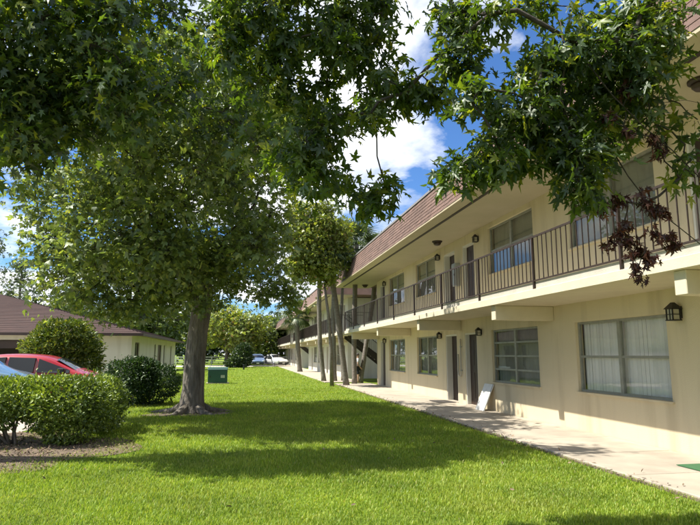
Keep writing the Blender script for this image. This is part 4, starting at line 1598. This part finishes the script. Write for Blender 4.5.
# ------------------------------------------------------------------ shrubs
def shrub(name, label, cat, base, blobs, n, leaf_size, mat, stems, leaf=OVAL, group=None, stem_r=0.02, shell=0.62, core=None):
    root = thing(name, base, label, cat, group)
    rr_ = random.Random(len(label))
    cs = [Vector(b_[0]) for b_ in blobs]
    for k in range(stems):
        a = rr_.uniform(0, 6.28)
        c = cs[k % len(cs)]
        foot = Vector((c.x * 0.45 + base[0] * 0.55, c.y * 0.45 + base[1] * 0.55, 0)) + Vector((math.cos(a), math.sin(a), 0)) * 0.12
        tgt = c + Vector((rr_.gauss(0, .2), rr_.gauss(0, .2), 0.1))
        mid = foot.lerp(tgt, .45) + Vector((rr_.gauss(0, .07), rr_.gauss(0, .07), .05))
        MB().tube([foot - Vector((0, 0, .04)), foot.lerp(mid, .5) + Vector((rr_.gauss(0, .03), 0, 0)), mid, tgt], [stem_r * 1.3, stem_r, stem_r * .8, stem_r * .4], 6).build('stem', 'stem', root, True)
    tot = sum(b_[1][0] * b_[1][1] + b_[1][0] * b_[1][2] for b_ in blobs)
    LM, LT = [], []
    for c, rad in blobs:
        m = int(n * (rad[0] * rad[1] + rad[0] * rad[2]) / tot)
        d = rand_ball(m, shell)
        # lumpy outline
        lump = 1 + 0.10 * np.sin(d[:, 0] * 9 + c[0]) * np.sin(d[:, 1] * 8 + 1) + 0.08 * np.sin(d[:, 2] * 13 + c[1])
        pos = np.array(c) + d * np.array(rad) * lump[:, None] + rng.normal(size=(m, 3)) * 0.02
        keep = pos[:, 2] > 0.05
        pos, d = pos[keep], d[keep]
        m = len(pos)
        stray = rng.random(m) < .04
        pos = pos + d * (stray * rng.random(m) * .16)[:, None]
        nrm = unit(d * 0.6 + np.array([0, 0, 0.7]) + rng.normal(size=(m, 3)) * 0.55)
        tip = unit(d + rng.normal(size=(m, 3)) * 0.7 + np.array([0, 0, .25]))
        s = leaf_size * rng.uniform(.6, 1.25, m)
        LM.append(frames(tip, nrm) * s[:, None, None])
        LT.append(pos)
    stuff(attach(link(bpy.data.objects.new('foliage', bulk_mesh('foliage', leaf[0], leaf[1], np.concatenate(LM), np.concatenate(LT), mat))), root))
    return root


HG = 'shrubs of the hedge row'
shrub('hedge_shrub', 'sparse-stemmed green hedge shrub beside the parking court paving', 'shrub', (-3.75, 11.0, 0), [((-4.1, 11.0, .74), (.62, .6, .36)), ((-3.6, 10.95, .76), (.5, .5, .36)), ((-4.6, 11.4, .74), (.6, .6, .36)), ((-4.0, 10.8, .5), (.4, .4, .26))], 10000, .07, 'leaf_hedge', 9, group=HG, stem_r=.022)
shrub('hedge_shrub', 'dense rounded green hedge shrub over bare soil, leaves down to the ground', 'shrub', (-2.95, 10.9, 0), [((-3.0, 10.9, .68), (.62, .62, .46)), ((-2.85, 10.8, .36), (.45, .45, .36)), ((-3.3, 11.1, .76), (.45, .5, .36)), ((-2.6, 11.2, .62), (.42, .5, .44))], 13000, .07, 'leaf_hedge', 8, group=HG)
shrub('hedge_shrub', 'green hedge shrub at the lawn end of the row, next to the dark bush', 'shrub', (-2.75, 12.4, 0), [((-2.7, 12.3, .62), (.5, .6, .46)), ((-2.9, 13.0, .62), (.5, .6, .46)), ((-2.5, 12.1, .38), (.3, .4, .36))], 9000, .07, 'leaf_hedge', 7, group=HG)
shrub('dark_bush', 'dark green rounded bush between the hedge and the shade tree', 'bush', (-2.95, 18.6, 0), [((-3.2, 18.6, .72), (.8, .8, .66)), ((-2.55, 18.7, .62), (.72, .7, .6)), ((-2.95, 18.5, .95), (.5, .5, .45))], 12000, .09, 'leaf_darkbush', 6)
shrub('round_bush', 'big clipped round bush between the red car and the house', 'bush', (-6.6, 23.2, 0), [((-6.45, 23.2, 1.38), (1.3, 1.3, 1.38)), ((-6.4, 22.9, 1.85), (1.0, .9, .88)), ((-6.9, 23.0, 1.2), (.8, .9, .9)), ((-5.95, 23.0, 1.1), (.85, .8, .9))], 20000, .13, 'leaf_roundbush', 6, stem_r=.05, shell=.7)
shrub('topiary_bush', 'dark conical clipped bush at the far end of the lawn', 'bush', (0.2, 66, 0), [((0.2, 66, 1.2), (1.1, 1.0, 1.2)), ((0.35, 66, 1.9), (.75, .7, .75)), ((-.6, 66.2, .5), (1.2, .8, .5))], 6000, .2, 'leaf_fardark', 5, stem_r=.05)
shrub('low_shrub', 'low dark shrub beside the far side of the white house', 'shrub', (-4.1, 52, 0), [((-4.1, 52, .6), (.7, .7, .6)), ((-3.8, 52.4, .5), (.6, .6, .5))], 2500, .17, 'leaf_fardark', 4)


# ------------------------------------------------------------------ far trees
def far_tree(x, y, h, rx, mat, label, seed, leafs=0.5, group='trees beyond the street', low=0.25, tw=9, nb=46):
    rr_ = random.Random(seed)
    bl_ = []
    c = Vector((x, y, h * (low + 1) / 2))
    rz = h * (1 - low) / 2
    for k in range(nb):
        d = Vector((rr_.gauss(0, 1), rr_.gauss(0, 1), rr_.gauss(0, 1))).normalized() * (rr_.random() ** .4)
        s = rr_.uniform(.18, .3) * rx
        bl_.append((tuple(c + Vector((d.x * rx, d.y * rx * .8, d.z * rz * .92))), (s, s, s * .8), tw))
    make_tree('street_tree', label, 'tree', [Vector((x, y, -.1)), Vector((x + .1, y, h * .2)), Vector((x - .1, y, h * .4)), Vector((x, y, h * .6))], [.04 * h, .028 * h, .02 * h, .012 * h],
              bl_, TUFT, leafs, 7, mat, group=group, spread=.14, tip_r=.03, twig_r=.02, trunk_n=8)


GT = 'trees beyond the street'
far_tree(-2.0, 81, 7.6, 5.4, 'leaf_light', 'pale green spreading tree behind the conical clipped bush', 1, .5, nb=90)
far_tree(4.0, 88, 7.0, 5.0, 'leaf_far', 'pale green tree behind the small blue car', 2, .5, nb=60)
DK = 'dark tree in the mass of woods past the far fence'
for k, (x, y, h, r) in enumerate(((-24, 92, 12, 6), (-15, 96, 11, 6), (-7, 94, 8, 5), (1, 98, 8, 5.5), (9, 95, 9, 5.5), (17, 92, 9, 5), (-34, 90, 12, 6), (27, 96, 10, 6))):
    far_tree(x, y, h, r, 'leaf_fardark', {3: 'dark tree in the woods right behind the yellow-green street tree', 4: 'dark tree in the woods behind the small white car', 2: 'low dark tree beyond the white rail fence beside the conical bush'}.get(k, DK), 30 + k, .6, low=.05)
far_tree(-9.0, 58, 7.5, 4.5, 'leaf_far', 'leafy tree rising behind the right end of the brown roof', 14, .4, group='trees behind the house', nb=70)
far_tree(-17.0, 62, 7, 4, 'leaf_far', 'leafy tree behind the ridge of the brown roof', 15, .4, group='trees behind the house', nb=60)


def pine(x, y, h, seed, label):
    rr_ = random.Random(seed)
    bl_ = []
    for k in range(26):
        z = h * (0.42 + 0.58 * rr_.random())
        a = rr_.uniform(0, 6.28)
        q = (1.15 - z / h) * h * .22 + .3
        bl_.append(((x + math.cos(a) * q * rr_.uniform(.3, 1), y + math.sin(a) * q * rr_.uniform(.3, 1), z), (.75, .75, .28), 5))
    make_tree('pine_tree', label, 'tree', [Vector((x, y, -.1)), Vector((x + .1, y, h * .4)), Vector((x - .05, y, h * .75)), Vector((x, y, h))], [.22, .18, .12, .04],
              bl_, TUFT, .3, 8, 'leaf_pine', group='pines behind the house', bark='bark', tip_r=.02, spread=.12, start_at=.4, arch=-.02, trunk_n=8, twig_r=.015)


pine(-25.8, 66, 14.2, 1, 'thin tall pine rising over the left of the brown roof')
pine(-22.3, 64, 11.0, 2, 'shorter pine rising over the brown roof beside the shade tree crown')
pine(-29.0, 66, 12.0, 3, 'pine with ragged foliage at the outer end of the brown roof')


# ================================================================== THE PERSON BY THE STAIR
def person():
    px, py_ = at_z(357.3, 383.2, 0).x, at_z(357.3, 383.2, 0).y
    H = 1.52
    k = H / 1.70

    def v(x, y, z):
        return (px + x * k, py_ + y * k, z * k)
    t = thing('person', (px, py_, 0), 'person in grey-white shirt and dark shorts standing by the stair', 'person')
    # joint positions (facing the stair, +X), one connected skeleton
    J = {
        'pelvis': (v(0, 0, .93), .125), 'waist': (v(0.01, 0, 1.06), .115), 'chest': (v(.02, 0, 1.27), .135), 'neck0': (v(.02, 0, 1.42), .07), 'neck': (v(.03, 0, 1.48), .05),
        'head0': (v(.045, 0, 1.545), .075), 'head1': (v(.05, 0, 1.63), .085), 'head2': (v(.04, 0, 1.68), .055),
        'hipL': (v(0, .09, .88), .095), 'kneeL': (v(.03, .10, .49), .06), 'ankL': (v(-.01, .10, .09), .042), 'toeL': (v(.15, .11, .035), .035),
        'hipR': (v(0, -.09, .88), .095), 'kneeR': (v(.05, -.10, .49), .06), 'ankR': (v(.02, -.10, .09), .042), 'toeR': (v(.18, -.11, .035), .035),
        'shL': (v(.02, .17, 1.38), .065), 'elL': (v(-.02, .24, 1.10), .045), 'wrL': (v(.10, .23, .88), .03), 'haL': (v(.13, .22, .80), .032),
        'shR': (v(.02, -.17, 1.38), .065), 'elR': (v(-.02, -.24, 1.10), .045), 'wrR': (v(.14, -.22, .92), .03), 'haR': (v(.19, -.21, .86), .032)}
    E = [('pelvis', 'waist'), ('waist', 'chest'), ('chest', 'neck0'), ('neck0', 'neck'), ('neck', 'head0'), ('head0', 'head1'), ('head1', 'head2')]
    for s in 'LR':
        E += [('pelvis', 'hip' + s), ('hip' + s, 'knee' + s), ('knee' + s, 'ank' + s), ('ank' + s, 'toe' + s), ('chest', 'sh' + s), ('sh' + s, 'el' + s), ('el' + s, 'wr' + s), ('wr' + s, 'ha' + s)]

    def skin(name, keys, edges, rmul, mat, rootk):
        ks = list(keys)
        me = bpy.data.meshes.new(name)
        me.from_pydata([J[a][0] for a in ks], [(ks.index(a), ks.index(b)) for a, b in edges], [])
        o = link(bpy.data.objects.new(name, me))
        o.modifiers.new('skin', 'SKIN').use_smooth_shade = True
        for i, a in enumerate(ks):
            d = me.skin_vertices[0].data[i]
            r_ = J[a][1] * k * rmul.get(a, rmul.get('*', 1))
            d.radius = (r_, r_)
            d.use_root = a == rootk
        m = o.modifiers.new('sub', 'SUBSURF')
        m.levels = m.render_levels = 2
        me.materials.append(MATS[mat])
        return attach(o, t)
    # fingers: short chains from each palm
    for s in 'LR':
        h = Vector(J['ha' + s][0])
        w = Vector(J['wr' + s][0])
        d = (h - w).normalized()
        side = Vector((0, 1, 0)).cross(d).normalized()
        for i, (o_, l_) in enumerate(((-.028, .06), (-.01, .075), (.01, .07), (.026, .055))):
            a, b_ = 'f%d%s' % (i, s), 'g%d%s' % (i, s)
            J[a] = (tuple(h + side * o_ + d * l_ * .5), .0095)
            J[b_] = (tuple(h + side * o_ * 1.1 + d * l_ + Vector((0, 0, -.012))), .008)
            E += [('ha' + s, a), (a, b_)]
        J['t' + s] = (tuple(w + (h - w) * .5 + side * .05 + d * .02), .011)
        E += [('wr' + s, 't' + s)]
    skin('body', J.keys(), E, {'*': 1.0}, 'skin', 'pelvis')
    up = ['pelvis', 'waist', 'chest', 'neck0', 'shL', 'elL', 'shR', 'elR']
    ue = [('pelvis', 'waist'), ('waist', 'chest'), ('chest', 'neck0'), ('chest', 'shL'), ('shL', 'elL'), ('chest', 'shR'), ('shR', 'elR')]
    J2 = dict(J)
    for s in 'LR':
        a, b_ = Vector(J['sh' + s][0]), Vector(J['el' + s][0])
        J['el' + s] = (tuple(a.lerp(b_, .75)), .055)
    skin('shirt', up, ue, {'*': 1.16, 'neck0': .95}, 'shirt', 'waist')
    J.update(J2)
    lo = ['pelvis', 'hipL', 'kneeL', 'hipR', 'kneeR']
    skin('shorts', lo, [('pelvis', 'hipL'), ('hipL', 'kneeL'), ('pelvis', 'hipR'), ('hipR', 'kneeR')], {'*': 1.2, 'kneeL': 1.35, 'kneeR': 1.35}, 'shorts', 'pelvis')
    # hair cap
    c = Vector(v(.035, 0, 1.645))
    hm = MB()
    for i in range(7):
        a = i / 6 * math.pi * .62
        hm.v += [tuple(c + Vector((math.cos(q) * math.sin(a) * .095 * k - .008, math.sin(q) * math.sin(a) * .088 * k, math.cos(a) * .088 * k))) for q in [2 * math.pi * j / 14 for j in range(14)]]
    for i in range(6):
        for j in range(14):
            hm.f.append((i * 14 + j, i * 14 + (j + 1) % 14, (i + 1) * 14 + (j + 1) % 14, (i + 1) * 14 + j))
    hm.build('hair', 'hair', t, True)


person()


# ================================================================== GRASS, LITTER
def inside(poly, x, y):
    r = np.zeros(len(x), bool)
    n = len(poly)
    for i in range(n):
        (xa, ya), (xb, yb) = poly[i], poly[(i + 1) % n]
        c = ((ya > y) != (yb > y)) & (x < (xb - xa) * (y - ya) / (yb - ya + 1e-12) + xa)
        r ^= c
    return r


def grass(n, y0, y1, p, h0, w0, grow, name):
    u = rng.random(n)
    # more blades close by, fewer far off
    y = (y0 ** (1 - p) + u * (y1 ** (1 - p) - y0 ** (1 - p))) ** (1 / (1 - p))
    xl, xr = -0.62 * y - 1.2, np.minimum(0.9 * y + 0.5, WALK_X0 - 0.03 + np.where(y > 29.5, -0.3, 0))
    x = xl + rng.random(n) * (xr - xl)
    # ragged edge spilling over the walk
    x += np.where((x > WALK_X0 - .12) & (y < 29.5), rng.random(n) * .10, 0)
    keep = ~(x < -4.0 - 0.1 * np.sin(y * 3))
    keep |= (y > 27) & (x > -4.9)
    bed = inside([(a, b) for a, b in BED], x, y)
    q = rng.uniform(.55, 1.0, n)
    core = inside(BED, -3.55 + (x + 3.55) / q, 10.1 + (y - 10.1) / q)
    keep &= ~(bed & core & (rng.random(n) > .04))
    bed2 = inside([(a, b) for a, b in BED2], x, y)
    keep &= ~(bed2 & (rng.random(n) > .25))
    # thin, worn patches
    thin = (np.sin(x * 1.7 + 1.3 * np.sin(y * .9)) * np.sin(y * 1.3 + x * .6)) > .72
    keep &= ~(thin & (rng.random(n) > .6))
    x, y = x[keep], y[keep]
    m = len(x)
    g = 1 + grow * np.maximum(y - y0, 0)
    h = h0 * rng.uniform(.55, 1.3, m) * (1 + .25 * np.sin(x * 2.1) * np.sin(y * 1.7)) * np.minimum(g, 1.6)
    w = w0 * rng.uniform(.7, 1.3, m) * g
    az = rng.random(m) * 2 * np.pi
    c, s = np.cos(az), np.sin(az)
    lean = rng.uniform(.1, .85, m)
    M = np.zeros((m, 3, 3))
    M[:, 0, 0], M[:, 1, 0] = c * w, s * w
    M[:, 0, 1], M[:, 1, 1] = -s * h * lean, c * h * lean
    M[:, 2, 2] = h
    tv = np.array([(-.5, 0, 0), (.5, 0, 0), (-.4, .25, .55), (.4, .25, .55), (0, 1.0, .92)])
    tf = np.array([(0, 1, 3), (0, 3, 2), (2, 3, 4)])
    T = np.stack([x, y, np.full(m, 0.0)], -1)
    o = link(bpy.data.objects.new(name, bulk_mesh(name, tv, tf, M, T, 'grass_blade')))
    o['kind'] = 'stuff'
    return o


grass(380000, 4.2, 26, 1.2, .034, .0065, .05, 'grass')
grass(90000, 22, 70, 1.3, .055, .013, .03, 'grass')

# fallen leaves and crumbs on the bed and along the walk edge
n = 8000
pts = np.column_stack([rng.uniform(-5.4, -1.2, n), rng.uniform(7.2, 12.8, n)])
pts = pts[inside(BED, pts[:, 0], pts[:, 1])]
m2 = 420
edge = np.column_stack([WALK_X0 + rng.normal(.02, .10, m2), rng.uniform(4.5, 29, m2)])
m3 = 70
lawn = np.column_stack([rng.uniform(-2.5, 4.6, m3), rng.uniform(5, 18, m3)])
zz = np.concatenate([np.full(len(pts), .018), np.full(m2, .05), np.full(m3, .05)])
pts = np.concatenate([pts, edge, lawn])
n = len(pts)
az = rng.random((n, 3)) - .5
tip = unit(np.column_stack([az[:, 0], az[:, 1], az[:, 2] * .5]))
nrm = unit(np.column_stack([rng.normal(size=n) * .4, rng.normal(size=n) * .4, np.ones(n)]))
LM = frames(tip, nrm) * (rng.uniform(.02, .07, n))[:, None, None]
stuff(link(bpy.data.objects.new('leaf_litter', bulk_mesh('leaf_litter', OVAL[0], OVAL[1], LM, np.column_stack([pts, zz]), 'litter'))))
